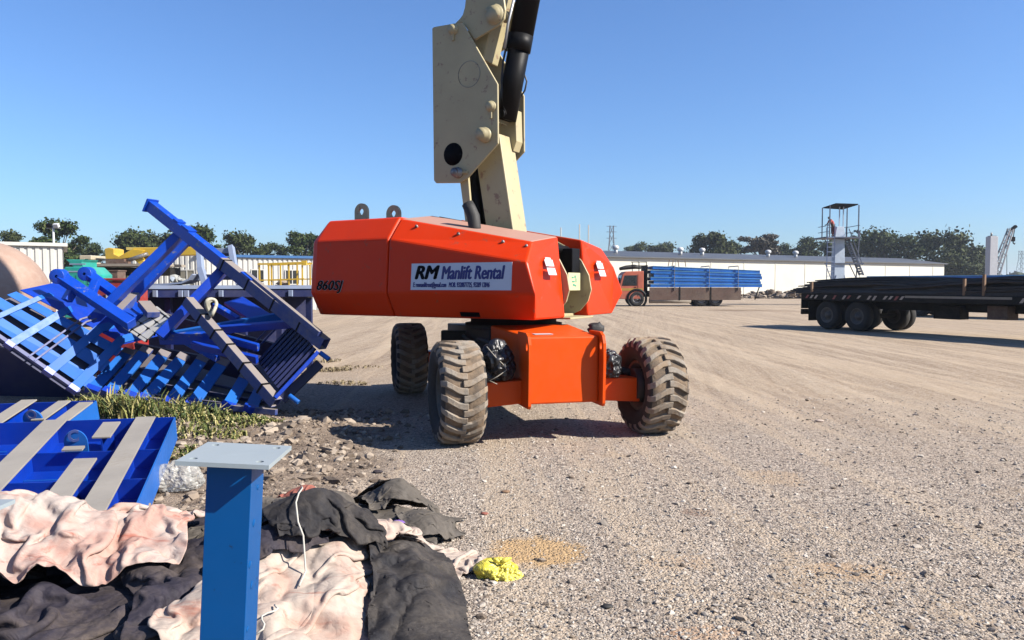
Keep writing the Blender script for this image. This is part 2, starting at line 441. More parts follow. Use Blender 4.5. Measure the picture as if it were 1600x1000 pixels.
# ---------------------------------------------------------------- weeds
m, nt, b = newmat('weed_leaf'); g = geo(nt)
c = nt.ramp(g.outputs['Random Per Island'], [(0, (.05, .085, .015)), (.4, (.15, .20, .035)), (.72, (.36, .33, .09)), (1, (.68, .58, .28))])
nt.link(c, b.inputs['Base Color']); b.inputs['Roughness'].default_value = .7
M_WEED = m
m, nt, b = newmat('straw_leaf'); g = geo(nt)
nt.link(nt.ramp(g.outputs['Random Per Island'], [(0, (.16, .12, .06)), (.6, (.40, .31, .17)), (1, (.62, .52, .32))]), b.inputs['Base Color']); b.inputs['Roughness'].default_value = .8; M_STRAW = m
def weeds(name, clumps, label, seed, mat=None):
    rs = np.random.RandomState(seed); V = []; F = []; k = 0
    for (cx, cy, rad, n, hgt) in clumps:
        for _ in range(n):
            r = rad * math.sqrt(rs.rand()); a = rs.rand() * 6.283; x = cx + r * math.cos(a) * 1.25; y = cy + r * math.sin(a) * .7
            z = float(ground_h(x, y)); h = hgt * (.35 + .8 * rs.rand()) * (1 - .5 * r / rad); th = rs.rand() * 6.283; ln = .25 + .6 * rs.rand()
            wv = .004 + .006 * rs.rand(); dx, dy = math.cos(th), math.sin(th)
            p0 = (x, y, z - .01); p1 = (x + dx * h * ln * .4, y + dy * h * ln * .4, z + h * .65); p2 = (x + dx * h * ln, y + dy * h * ln, z + h * (.75 + .3 * rs.rand()))
            for (p, wd) in ((p0, wv), (p1, wv * 1.3), (p2, wv * .3)):
                V.append((p[0] - dy * wd, p[1] + dx * wd, p[2])); V.append((p[0] + dy * wd, p[1] - dx * wd, p[2]))
            F += [(k, k + 1, k + 3, k + 2), (k + 2, k + 3, k + 5, k + 4)]; k += 6
            if rs.rand() < .55:     # a few leaflets
                for q in range(3):
                    t = .4 + .2 * q; px, py, pz = (x + dx * h * ln * t, y + dy * h * ln * t, z + h * (.3 + .6 * t)); a2 = rs.rand() * 6.283; L = .018 + .03 * rs.rand()
                    ex, ey = math.cos(a2) * L, math.sin(a2) * L
                    V += [(px, py, pz), (px + ex * .5 - ey * .35, py + ey * .5 + ex * .35, pz + L * .3), (px + ex, py + ey, pz + L * .25 * rs.randn()), (px + ex * .5 + ey * .35, py + ey * .5 - ex * .35, pz + L * .2)]
                    F.append((k, k + 1, k + 2, k + 3)); k += 4
    o = npmesh(name, V, F, mat or M_WEED); tag(o, label, kind='stuff')
cl = []
for px, py, rad, n, h in ((175, 650, .30, 230, .46), (212, 656, .25, 170, .44), (248, 652, .35, 230, .36), (300, 664, .4, 200, .28), (345, 668, .45, 200, .16), (315, 690, .4, 230, .14), (285, 722, .35, 160, .12), (150, 640, .25, 350, .3), (390, 668, .3, 200, .1), (340, 640, .3, 400, .2)):
    c0 = gnd(px, py); cl.append((c0.x, c0.y, rad, n, h))
weeds('weeds', cl, 'green and straw coloured weeds between the blue panels and the toppled frame', 9)
cl = [(gnd(px, py).x, gnd(px, py).y, rad, n, h) for px, py, rad, n, h in ((520, 580, .3, 120, .1), (535, 600, .35, 90, .08), (505, 565, .3, 90, .12), (560, 575, .4, 60, .06))]
weeds('dry_grass', cl, 'thin dry grass at the edge of the track by the frame', 10, M_STRAW)

# ---------------------------------------------------------------- air
hz = bpy.data.materials.new('haze_air'); hz.use_nodes = True; hn = hz.node_tree
hn.nodes.remove(hn.nodes['Principled BSDF']); pv = hn.nodes.new('ShaderNodeVolumePrincipled')
pv.inputs['Color'].default_value = (.80, .88, 1, 1); pv.inputs['Density'].default_value = .00028; pv.inputs['Anisotropy'].default_value = .3
hn.links.new(pv.outputs[0], hn.nodes['Material Output'].inputs['Volume'])
p = MB(); p.box((0, 1300, 15), (5400, 4000, 40)); tag(p.build('haze', hz), 'thin pale haze over the yard', kind='stuff')
# ================================================================== materials used by machines
M_ORANGE = paint('orange_paint', (1.0, .052, .002), .34, .03, .0, var=.08, scale=1.6, spec=.14, wear=.03, wearcol=(.55, .10, .05))
M_ORANGE2 = paint('orange_chassis_paint', (1.0, .105, .002), .38, .05, .0, var=.06, scale=2.2, spec=.18)
M_HOODTOP = paint('dust_glare_hood_top', (.86, .34, .24), .36, .8, .60, var=.1, scale=1.2)  # paler base paints sun glare on the hood tops, along with dust
M_BEIGE = paint('beige_paint', (.60, .51, .285), .5, .06, .0, var=.10, scale=1.8, wear=.12, wearcol=(.38, .24, .15))
M_BLACK = paint('black_steel', (.007, .007, .008), .5, .02, spec=.12)
M_BLACKM = plain('black_dull', (.02, .019, .018), .7)
M_RUBHOSE = plain('black_hose', (.015, .015, .016), .5)
M_RIMD = paint('dirty_rim', (.10, .085, .065), .6, .5)
M_STEEL = paint('grey_steel', (.35, .34, .33), .4, .3, metal=.6, wear=.3)
M_WHITE = plain('white_sticker', (.82, .82, .84), .45, var=.05)
M_YSTICK = plain('pale_yellow_placard', (.78, .74, .42), .5, var=.06)
M_GREENINK = plain('green_ink', (.06, .42, .27), .5)
M_INK = paint('black_ink', (.004, .004, .006), .7, 0, spec=.05)
M_NAVY = plain('navy_ink', (.012, .016, .22), .5)
M_SIGN = plain('sign_white', (.80, .86, 1.0), .4, var=.05, scale=2)
M_GALV = paint('galvanised', (.55, .56, .57), .45, .2, metal=.5)

m, nt, b = newmat('tyre_rubber'); v = objco(nt); g = geo(nt)
n1 = nt.noise(v, 3.2, 5, .65); n2 = nt.noise(v, 22, 4, .7)
c = nt.ramp(n2, [(.3, (.016, .015, .014)), (.7, (.04, .036, .032))])
c = nt.mix(nt.ramp(n1, [(.36, 0), (.66, .16)]), c, (.12, .095, .07))
nt.link(c, b.inputs['Base Color']); b.inputs['Roughness'].default_value = .85
nt.link(nt.bump(n2, .4, .006), b.inputs['Normal']); M_TYRE = m
m, nt, b = newmat('tyre_tread_dusty'); v = objco(nt)
n1 = nt.noise(v, 4.5, 5, .65); n2 = nt.noise(v, 30, 4, .7); n3 = nt.noise(v, 2.2, 3, .6, .5)
c = nt.ramp(n2, [(.3, (.27, .23, .185)), (.7, (.43, .37, .30))])
c = nt.mix(nt.ramp(n1, [(.42, 0), (.62, .8)]), c, (.36, .245, .145))
c = nt.mix(nt.ramp(n3, [(.58, 0), (.66, .8)]), c, (.07, .055, .045))
nt.link(c, b.inputs['Base Color']); b.inputs['Roughness'].default_value = .95
nt.link(nt.bump(n2, .6, .01), b.inputs['Normal']); M_TREAD = m
m, nt, b = newmat('tyre_groove_mud'); v = objco(nt)
n1 = nt.noise(v, 5, 5, .65); n2 = nt.noise(v, 40, 4, .7)
c = nt.ramp(n1, [(.35, (.14, .105, .075)), (.6, (.33, .23, .145))])
nt.link(c, b.inputs['Base Color']); b.inputs['Roughness'].default_value = .97
nt.link(nt.bump(n2, .7, .012), b.inputs['Normal']); M_GROOVE = m

# ================================================================== boom lift
UL = Vector((.26, -.9656, 0)); LL = Vector((.9656, .26, 0)); Z = Vector((0, 0, 1))
FA = Vector((.475, 8.04, 0)); RA = FA - UL * 3.75
lift = thing('boom_lift', 'orange boom lift with beige arm on four lugged tyres in mid yard', 'boom lift', ((FA + RA) / 2)[:])

def add_lugged_wheel(center, out, rad=.53, wid=.46, muddy=True):
    """pneumatic tyre with chevron lugs; 'out' points to the outer face"""
    wh = sub('wheel', lift); ax = Vector(out).normalized()
    t = MB(); h = wid / 2
    prof = [(-h * .62, rad * .50), (-h * .86, rad * .56), (-h * .99, rad * .72), (-h * .97, rad * .86), (-h * .86, rad * .925), (-h * .5, rad * .94), (0, rad * .945),
            (h * .5, rad * .94), (h * .86, rad * .925), (h * .97, rad * .86), (h * .99, rad * .72), (h * .86, rad * .56), (h * .62, rad * .50)]
    t.lathe(center, ax, prof, 56)
    a = ax.cross(Z).normalized(); bz = ax.cross(a)
    def pt(axial, ang, r): return center + ax * axial + (a * math.cos(ang) + bz * math.sin(ang)) * r
    lug = MB(); N = 22
    for side in (-1, 1):
        for k in range(N):
            a0 = 2 * math.pi * (k + (.5 if side > 0 else 0)) / N
            path = [(-.10, -.005), (.08, 0), (.30, .02), (.55, .085), (.80, .15), (.97, .185), (1.0, .20)]
            top = []; bot = []
            for (q, da) in path:
                hw = .072 if q < .3 else .066
                rt = rad if q < .8 else (rad * .985 if q < .97 else rad * .90)
                if q == 1.0: rt = rad * .84
                axial = side * h * q * 1.0
                for s_ in (-1, 1):
                    top.append(pt(axial, a0 + da + s_ * hw * .86, rt)); bot.append(pt(axial, a0 + da + s_ * hw * 1.12, rad * (.90 if q < .97 else .80)))
            n = len(path); vs = top + bot; fs = []
            for i in range(n - 1):
                fs += [(2 * i, 2 * i + 1, 2 * i + 3, 2 * i + 2)]
                fs += [(2 * i, 2 * i + 2, 2 * n + 2 * i + 2, 2 * n + 2 * i), (2 * i + 1, 2 * n + 2 * i + 1, 2 * n + 2 * i + 3, 2 * i + 3)]
            fs += [(0, 2 * n, 2 * n + 1, 1), (2 * n - 2, 2 * n - 1, 4 * n - 1, 4 * n - 2)]
            lug.add(vs, fs)
    o = t.build('tyre', M_TYRE, wh)
    o.data.materials.append(M_GROOVE)
    for p in o.data.polygons:          # the tread face carries dried mud, the side walls stay black
        c = Vector(p.center) + OFF[wh]; d = c - center
        rr = (d - ax * d.dot(ax)).length
        if rr > rad * .925: p.material_index = 1
    tr = lug.build('tread', M_TREAD if muddy else M_TYRE, wh, bevel=.007)
    r = MB()
    r.lathe(center, ax, [(h * .55, rad * .5), (h * .72, rad * .52), (h * .70, rad * .46), (h * .2, rad * .42), (h * .15, rad * .2), (h * .45, rad * .19), (h * .5, .02)], 32)
    r.lathe(center, ax, [(-h * .55, rad * .5), (-h * .72, rad * .52), (-h * .70, rad * .46), (-h * .3, rad * .40), (-h * .3, .02)], 32)
    for k in range(9):
        an = 2 * math.pi * k / 9; p = pt(h * .2, an, rad * .28); r.tube([p, p + ax * .03], .016, 6)
    r.build('rim', M_RIMD, wh)
    return wh
for s_ in (-1, 1):
    add_lugged_wheel(FA + LL * (1.085 * s_) + Z * .52, LL * s_)
    add_lugged_wheel(RA + LL * (1.085 * s_) + Z * .52, LL * s_)

# chassis: box frame between the axles, wide nose at the front, axles
FC = FA - LL * .015
def cl(f, l, z): return FC + UL * f + LL * l + Z * z
ch = MB()
ch.prism([cl(.28, -.38, .40), cl(.28, .38, .40), cl(.28, .38, 1.09), cl(.28, -.38, 1.09)],
         [cl(-.95, -.48, .46), cl(-.95, .48, .46), cl(-.95, .48, 1.15), cl(-.95, -.48, 1.15)])
ch.build('chassis_nose', M_ORANGE2, lift, .018)
ch = MB()
ch.prism([cl(-.952, -.5, .48), cl(-.952, .5, .48), cl(-.952, .5, 1.10), cl(-.952, -.5, 1.10)],
         [cl(-4.1, -.42, .50), cl(-4.1, .42, .50), cl(-4.1, .42, 1.02), cl(-4.1, -.42, 1.02)])
ch.build('chassis_frame', M_BLACKM, lift, .015)
for s_ in (-1, 1):   # cheek plates with a lifting eye standing proud of the nose plate
    l0 = .383 * s_; pl = MB(); l1 = l0 + .03 * s_
    out = [(.0, .37), (.37, .37), (.39, .40), (.41, .86), (.405, 1.02), (.37, 1.10), (.30, 1.135), (.0, 1.135)]
    nh = 12; hole = [(.335 + .030 * math.cos(2 * math.pi * k / nh), 1.0 + .045 * math.sin(2 * math.pi * k / nh)) for k in range(nh)]
    # outer ring sampled to match the hole so that the eye is a real opening
    def hit(ang):
        c0 = (.335, 1.0); dx, dy = math.cos(ang), math.sin(ang); best = 9
        for i in range(len(out)):
            (x1, y1), (x2, y2) = out[i], out[(i + 1) % len(out)]
            ex, ey = x2 - x1, y2 - y1; den = dx * ey - dy * ex
            if abs(den) < 1e-9: continue
            t = ((x1 - c0[0]) * ey - (y1 - c0[1]) * ex) / den; q = ((x1 - c0[0]) * dy - (y1 - c0[1]) * dx) / den
            if t > 0 and -1e-6 <= q <= 1 + 1e-6: best = min(best, t)
        return (c0[0] + dx * best, c0[1] + dy * best)
    angs = sorted([2 * math.pi * k / 48 for k in range(48)] + [math.atan2(y - 1.0, x - .335) % (2 * math.pi) for x, y in out])
    ro = [hit(a_) for a_ in angs]; ri = [(.335 + .030 * math.cos(a_), 1.0 + .046 * math.sin(a_)) for a_ in angs]; n = len(angs)
    vs = [cl(f, l0, z) for f, z in ro] + [cl(f, l0, z) for f, z in ri] + [cl(f, l1, z) for f, z in ro] + [cl(f, l1, z) for f, z in ri]
    fs = []
    for i in range(n):
        j = (i + 1) % n
        fs += [(i, j, n + j, n + i), (2 * n + i, 3 * n + i, 3 * n + j, 2 * n + j), (i, 2 * n + i, 2 * n + j, j), (n + i, n + j, 3 * n + j, 3 * n + i)]
    pl.add(vs, fs); pl.build('cheek_plate', M_ORANGE2, lift)
st = MB(); st.box(cl(.05, -.16, 1.105), (.20, .12, .004), Euler((0, 0, R(15))).to_matrix()); st.build('label', M_WHITE, lift)
for base, name in ((FA, 'front_axle'), (RA, 'rear_axle')):
    for s_ in (-1, 1):
        axl = MB()
        p = lambda f, l, z: base + UL * f + LL * l * s_ + Z * z
        axl.prism([p(.14, .30, .40), p(.14, .30, .64), p(-.14, .30, .64), p(-.14, .30, .40)], [p(.14, .90, .36), p(.14, .90, .62), p(-.14, .90, .62), p(-.14, .90, .36)])
        ax_o = axl.build('axle', M_ORANGE2, lift, .012)
        axl = MB(); axl.tube([p(0, .86, .52), p(0, 1.0, .52)], .19, 20); axl.build('drive_hub', M_BLACKM, ax_o)
hub = MB(); hub.lathe(FA - UL * 1.75 + Z * 1.07, Z, [(0, .1), (0, .62), (.07, .62), (.07, .55), (.20, .55), (.20, .1)], 40)
hub.build('slew_ring', M_BLACKM, lift)
# hydraulic clutter in the shade below the turntable
for q_, r_ in (([(-.3, -.52, .95), (-.9, -.62, 1.0), (-1.5, -.60, .9), (-2.2, -.55, .95)], .025), ([(-.25, -.50, .8), (-.7, -.66, .75), (-1.3, -.62, .8)], .02),
               ([(-.35, -.6, .72), (-.05, -.88, .66)], .04), ([(-.35, .6, .72), (-.05, .88, .66)], .04)):
    cb = MB(); cb.tube([cl(*k_) for k_ in q_], r_, 8); cb.build('hydraulic_hose', M_BLACKM, lift)
for c_, z_ in ((cl(-1.1, -.60, .86), (.22, .2, .22)), (cl(-2.6, -.52, .82), (.5, .2, .35))):
    cb = MB(); cb.box(c_, z_); cb.build('valve_box', M_BLACKM, lift, .01)

# ---------------------------------------------------------------- turntable
BU = Vector((.867, -.498, 0)); BV = Vector((.498, .867, 0)); BC = Vector((.025, 9.643, 0))
def bt(u, v, z): return BC + BU * u + BV * v + Z * z
VN = -1.25
def hoodbox(mb, secs):
    """secs: list of cross-sections, each a list of (u, v, z) of equal length"""
    n = len(secs[0]); vs = [bt(*p) for s_ in secs for p in s_]; fs = []
    for i in range(len(secs) - 1):
        for k in range(n): fs.append((i * n + k, i * n + (k + 1) % n, (i + 1) * n + (k + 1) % n, (i + 1) * n + k))
    fs.append(tuple(range(n - 1, -1, -1))); fs.append(tuple((len(secs) - 1) * n + k for k in range(n)))
    mb.add(vs, fs)
def shoulder(z): return 1.25 - .077 * (z - 1.52)
def near_sec(u, zs, zt, dub=0, dus=0, dut=0, s_=-1, vi=.33):
    """half octagon: inner bottom, outer bottom, widest crease, shoulder, top edge, inner top"""
    return [(u + dub, s_ * vi, 1.235), (u + dub, s_ * 1.10, 1.235), (u, s_ * 1.25, 1.52), (u + dus, s_ * shoulder(zs), zs), (u + dut, s_ * .97, zt), (u + dut, s_ * vi, zt + .085)]
hood_parts = {}
for s_ in (-1, 1):
    hd = MB()
    hoodbox(hd, [near_sec(-1.035, 2.16, 2.43, s_=s_), near_sec(.985, 1.86, 2.10, -.10, -.13, -.20, s_=s_)])
    h = hd.build('hood', M_ORANGE, lift, .022)
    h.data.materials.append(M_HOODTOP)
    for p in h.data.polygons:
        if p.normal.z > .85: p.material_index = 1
    hood_parts[s_] = h
# counterweight: full-width cast block with rounded tail
cw = MB()
def full_sec(u, du, zs, zt, k=1.0):
    L = [(u + du * .3, -1.10 * k, 1.235), (u, -1.25 * k, 1.52), (u + du * .15, -shoulder(zs) * k, zs), (u + du, -.97 * k, zt)]
    return L + [(a_, -b_, c_) for a_, b_, c_ in reversed(L)]
hoodbox(cw, [full_sec(-2.36, .10, 2.14, 2.36, .90), full_sec(-2.31, .05, 2.17, 2.42, .97), full_sec(-2.20, 0, 2.17, 2.45, .995), full_sec(-1.047, 0, 2.17, 2.45)])
cwo = cw.build('counterweight', M_ORANGE, lift, .025)
for u_, v_ in ((-1.55, -.62), (-1.15, -.42)):
    pass
def lug(px, py, Y, name):
    c = at(px, py, Y); lg = MB(); n = 22; r0, r1 = .045, .115
    outer = [(r1 * math.cos(a_), r1 * math.sin(a_)) for a_ in [math.pi * (k / (n - 1)) for k in range(n)]]
    vs = []; base = c.z - 2.42
    ring_o = outer + [(-r1, -base)] * 1; ang = [math.pi * k / (n - 1) for k in range(n)]
    poly_o = [(r1 * math.cos(a_), r1 * math.sin(a_)) for a_ in ang] + [(-r1, -base - .03), (r1, -base - .03)]
    poly_i = [(r0 * math.cos(a_), r0 * math.sin(a_)) for a_ in ang] + [(r0 * math.cos(a_), r0 * math.sin(a_)) for a_ in (math.pi * 1.33, math.pi * 1.67)]
    m_ = len(poly_o); d = BV * .035
    P = lambda q: c + BU * q[0] + Z * q[1]
    vs = [P(q) for q in poly_o] + [P(q) for q in poly_i] + [P(q) + d for q in poly_o] + [P(q) + d for q in poly_i]
    fs = []
    for i in range(m_):
        j = (i + 1) % m_
        fs += [(i, j, m_ + j, m_ + i), (2 * m_ + i, 3 * m_ + i, 3 * m_ + j, 2 * m_ + j), (i, 2 * m_ + i, 2 * m_ + j, j), (m_ + i, m_ + j, 3 * m_ + j, 3 * m_ + i)]
    lg.add(vs, fs); lg.build('lifting_eye', M_BEIGE, lift)
lug(564, 331, 10.35, 'lug'); lug(614, 334, 10.15, 'lug')
# beige side plates of the slot, with a bulged front edge, and the slot floor
def prof_plate(v0, th, top_u=.98):
    pr = [(-1.02, 1.24), (.66, 1.235), (.84, 1.30), (.97, 1.42), (1.02, 1.56), (.98, 1.74), (.86, 1.92), (.66, 2.08), (.40, 2.20), (-.2, 2.36), (-1.02, 2.50)]
    pr = [(u if u < .5 else .5 + (u - .5) * (top_u - .5) / .48, z) for u, z in pr]
    p = MB(); p.extrude([bt(u, v0, z) for u, z in pr], BV * th); return p
prof_plate(-.325, .025, .90).build('side_plate', M_BEIGE, lift, .006)
prof_plate(.300, .025, .90).build('side_plate', M_BEIGE, lift, .006)
fl = MB(); fl.box(bt(-.15, 0, 1.25), (1, 1, 1), Matrix.Identity(3) @ Matrix(((BU.x * 1.7, BV.x * .59, 0), (BU.y * 1.7, BV.y * .59, 0), (0, 0, .03))))
fl.box(bt(.70, .0, 1.225), (1, 1, 1), Matrix(((BU.x * .5, BV.x * .66, 0), (BU.y * .5, BV.y * .66, 0), (0, 0, .022))))
fl.box(bt(-.93, 0, 1.75), (1, 1, 1), Matrix(((BU.x * .05, BV.x * .59, 0), (BU.y * .05, BV.y * .59, 0), (0, 0, .95))))
fl.build('slot_floor', M_BEIGE, lift, .004)
vb = MB(); vb.box(bt(.66, .19, 1.90), (1, 1, 1), Matrix(((BU.x * .24, BV.x * .22, 0), (BU.y * .24, BV.y * .22, 0), (0, 0, .34))))
vb.tube([bt(.6, -.1, 2.06), bt(.6, .29, 2.06)], .05, 12)
vb.build('valve_block', M_BLACK, lift, .02)
pc = MB(); pc.box(bt(.80, .08, 1.66), (1, 1, 1), Matrix(((BU.x * .012, BV.x * .34, 0), (BU.y * .012, BV.y * .34, 0), (0, 0, .215))))
pco = pc.build('placard', M_YSTICK, lift)
gi = MB()
for dv, dz, w_, h_ in ((-.05, .05, .05, .018), (.02, .06, .035, .03), (-.03, .0, .07, .016), (.045, .015, .02, .05), (-.02, -.04, .05, .02), (.03, -.05, .04, .02)):
    gi.box(bt(.8085, .08 + dv, 1.66 + dz), (1, 1, 1), Matrix(((BU.x * .003, BV.x * w_, 0), (BU.y * .003, BV.y * w_, 0), (0, 0, h_))))
gi.build('printed_mark', M_GREENINK, pco)

# small warning labels on the two hood noses: on the sloping end face
def endface(s_, v, t):
    """point on the sloping nose of a hood; t = 0 at the crease, 1 at the top"""
    return bt(.985 - .20 * t, s_ * v, 1.52 + t * (2.10 - 1.52))
for s_ in (-1, 1):
    vm = .72
    a_ = endface(s_, vm, 0); c_ = endface(s_, vm, 1); upv = (c_ - a_).normalized(); nrm = BV.cross(upv).normalized()
    if nrm.dot(BU) < 0: nrm = -nrm
    st = MB()
    for t0, t1, w_ in ((.36, .50, .20), (.53, .66, .20), (.66, .70, .13)):
        p0 = endface(s_, vm, t0); p1 = endface(s_, vm, t1)
        st.beam(p0 + nrm * .003, p1 + nrm * .003, w_, .004, up=nrm)
    st.build('label', M_WHITE, hood_parts[s_])
# handle recess slot low on the near hood, hinges
rc = MB()
ub = lambda px: (onplane(px, 488, bt(0, -1.12, 0), BV) - BC).dot(BU)
d_ = Vector((0, 0, 1)) * (1.52 - 1.235) - BV * .15; d_.normalize()
c0 = bt(ub(735), -1.10, 1.235) + d_ * .055; nr = BU.cross(d_).normalized(); nr = nr if nr.dot(BV) < 0 else -nr
rc.beam(c0 - BU * .13 + nr * .003, c0 + BU * .13 + nr * .003, .06, .006, up=nr)
rc.build('latch', M_INK, hood_parts[-1])
# ---- lettering
def text(name, s, mat, parent, origin, X, Y, size, shear=0.0, bold=0.0, sx=1.0, align='LEFT', th=.0015):
    cu = bpy.data.curves.new(name, 'FONT'); cu.body = s; cu.size = size; cu.shear = shear; cu.align_x = align
    cu.extrude = th; cu.resolution_u = 3
    cu.materials.append(mat)
    tmp = bpy.data.objects.new('tmp_text', cu); link(tmp)
    dg = bpy.context.evaluated_depsgraph_get(); dg.update()
    me = bpy.data.meshes.new_from_object(tmp.evaluated_get(dg)); bpy.data.objects.remove(tmp); me.name = name
    X = Vector(X).normalized(); Y = Vector(Y).normalized(); N = X.cross(Y)
    off = OFF.get(parent) or Vector((0, 0, 0))
    if bold > 0:      # heavier strokes: the same outline repeated a hair apart
        import bmesh
        bm = bmesh.new(); bm.from_mesh(me); src = list(bm.verts) + list(bm.edges) + list(bm.faces)
        for q_, (dx, dy) in enumerate(((-1, 0), (1, 0), (0, 1), (0, -1), (.7, .7), (-.7, -.7))):
            r_ = bmesh.ops.duplicate(bm, geom=src)
            for e_ in r_['geom']:
                if isinstance(e_, bmesh.types.BMVert): e_.co.x += dx * bold / sx; e_.co.y += dy * bold * .6; e_.co.z -= .00022 * (q_ + 1)
        bm.to_mesh(me); bm.free()
    for v_ in me.vertices:
        p = Vector(origin) + X * v_.co.x * sx + Y * v_.co.y + N * v_.co.z - off
        v_.co = p
    o = bpy.data.objects.new(name, me); link(o); o.parent = parent; OFF[o] = off
    if not me.materials: me.materials.append(mat)
    return o
fu = (bt(0, -shoulder(2.16), 2.16) - bt(0, -1.25, 1.52)).normalized(); fn = BU.cross(fu).normalized()
def face(px, py):   # on the upright near face
    return onplane(px, py, bt(0, -1.25, 1.52), fn)
A_ = face(642, 453); B_ = face(799, 454); C_ = face(799, 412); D_ = face(643, 412)
u0 = (A_ - BC).dot(BU); u1 = (B_ - BC).dot(BU)
h_ = (D_ - A_).dot(fu); wd = u1 - u0
A_ = bt(u0, -1.25, 1.52) + fu * ((A_ - bt(u0, -1.25, 1.52)).dot(fu))
sg = MB(); sg.prism([A_ + fn * .001, A_ + BU * wd + fn * .001, A_ + BU * wd + fu * h_ + fn * .001, A_ + fu * h_ + fn * .001],
                    [A_ + fn * .006, A_ + BU * wd + fn * .006, A_ + BU * wd + fu * h_ + fn * .006, A_ + fu * h_ + fn * .006])
sgo = sg.build('sign', M_SIGN, lift)
O_ = A_ + fn * .0075
text('lettering', 'RM', M_INK, sgo, O_ + BU * wd * .035 + fu * h_ * .42, BU, fu, h_ * .70, .25, .012, 1.08)
text('lettering', 'Manlift Rental', M_NAVY, sgo, O_ + BU * wd * .315 + fu * h_ * .41, BU, fu, h_ * .68, .18, .0078, .71)
text('lettering', 'E: rmmanliftrent@gmail.com   MOB. 9328877725, 93289 12846', M_NAVY, sgo, O_ + BU * wd * .025 + fu * h_ * .11, BU, fu, h_ * .255, .1, .0024, .515)
P_ = face(494, 453)
text('lettering', '860SJ', M_WHITE, lift, P_ + fn * .004, BU, fu, .17, .28, .0075, 1.14)
text('lettering', '860SJ', M_INK, lift, P_ + fn * .0085, BU, fu, .17, .28, .0036, 1.14)

# ---------------------------------------------------------------- boom
def bpoly(pts, v):    # picture outline carried onto the boom's own upright plane v = const
    return [onplane(x, y, bt(0, v, 0), BV) for x, y in pts]
def z2(pts): return [(640 + x / 2.632, y / 2.632) for x, y in pts]
side = z2([(92, 116), (100, 110), (185, 95), (217, 92), (362, 345), (364, 590), (238, 733), (205, 752), (108, 753), (99, 742)])
vn = -.36
P = bpoly(side, vn)
pl = MB(); pl.extrude(P, BV * .03); pk = pl.build('knuckle_plate', M_BEIGE, lift, .01)
PF = [p + BV * .66 for p in P]
pl = MB(); pl.extrude(PF, BV * .03); pl.build('knuckle_plate', M_BEIGE, lift, .01)
nb_ = -BV
def pin(px, py, r, L=.05, mat=M_BEIGE, v=vn, name='pin', par=None):
    c = onplane(px, py, bt(0, v, 0), BV); p = MB()
    p.lathe(c, nb_, [(0, r * 1.25), (L * .35, r * 1.25), (L * .35, r), (L, r), (L, 0.001)], 20); return p.build(name, mat, par or lift)
def zz(x, y): return (640 + x / 2.632, y / 2.632)
pin(*zz(312, 556), .075, .12, par=pk); pin(*zz(336, 438), .055, .05, par=pk); pin(*zz(180, 122), .055, .05, par=pk)
pin(*zz(201, 711), .055, .10, M_STEEL, par=pk)
pin(*zz(179, 634), .115, .004, M_INK, par=pk, name='access_hole')
kp = MB()
for (x0, y0, x1, y1, w_) in ((180, 130, 180, 168, .03), (337, 445, 337, 488, .03), (312, 556, 275, 562, .05), (201, 711, 240, 709, .03)):
    a_ = onplane(*zz(x0, y0), bt(0, vn, 0), BV); c_ = onplane(*zz(x1, y1), bt(0, vn, 0), BV); kp.beam(a_ + nb_ * .012, c_ + nb_ * .012, w_, .024, up=nb_)
kp.build('keeper_plate', M_BEIGE, pk, .004)
gr = MB(); c_ = onplane(*zz(245, 305), bt(0, vn, 0), BV); gr.disc(c_ + nb_ * .001, nb_, .158, .163, .003, 40); gr.build('weld_ring', M_STEEL, pk)
# lower arm
lo = z2([(250, 705), (365, 540), (412, 545), (436, 985), (322, 985)])
la = MB(); la.extrude(bpoly(z2([(278, 690), (340, 600), (368, 548), (432, 985), (322, 985)]), -.17), BV * .36); la.build('lower_arm', M_BEIGE, lift, .012)
ll = MB(); ll.extrude(bpoly(z2([(206, 740), (240, 720), (262, 985), (238, 985)]), -.30), BV * .04); ll.extrude(bpoly(z2([(206, 740), (240, 720), (262, 985), (238, 985)]), .24), BV * .04)
ll.build('leveling_link', M_BEIGE, lift, .006)
lc = MB(); a_ = onplane(*zz(262, 700), bt(0, 0, 0), BV); c_ = onplane(*zz(300, 985), bt(0, 0, 0), BV); lc.tube([a_ - BV * .05, c_ - BV * .05], .10, 18)
lc.build('lift_cylinder', M_BLACK, lift)
# pivot plates behind, seen past the right edge of the near one
pp = MB(); pp.extrude(bpoly(z2([(362, 500), (400, 515), (436, 450), (440, 580), (426, 622), (400, 560), (366, 548)]), .10), BV * .16); pp.build('pivot_bracket', M_BEIGE, lift, .008)
# upper boom: outer box going up out of the picture; its line seen in the boom plane
ua = onplane(*zz(215, 170), bt(0, 0, 0), BV); ub_ = onplane(*zz(330, -60), bt(0, 0, 0), BV)
bd = (onplane(*zz(440, 20), bt(0, 0, 0), BV) - onplane(*zz(372, 300), bt(0, 0, 0), BV)).normalized()
perp = BV.cross(bd).normalized()
if perp.dot(BU) > 0: perp = -perp        # towards the upper-left side
e0 = onplane(*zz(330, 260), bt(0, 0, 0), BV)
ubm = MB()
L_ = 6.5
ubm.prism([e0 + perp * .0 + BV * .2, e0 + perp * .34 + BV * .2, e0 + perp * .34 - BV * .16, e0 - BV * .16], [e0 + bd * L_ + BV * .2, e0 + bd * L_ + perp * .34 + BV * .2, e0 + bd * L_ + perp * .34 - BV * .16, e0 + bd * L_ - BV * .16])
ubm.build('upper_boom', M_BEIGE, lift, .015)
gs = MB(); gp = bpoly(z2([(186, 96), (206, 76), (218, 60), (226, 30), (232, -20), (330, -60), (384, -30), (393, 40), (388, 76), (370, 102), (266, 164), (217, 92)]), -.30)
gs.extrude(gp, BV * .04); gso = gs.build('boom_gusset', M_BEIGE, lift, .01)
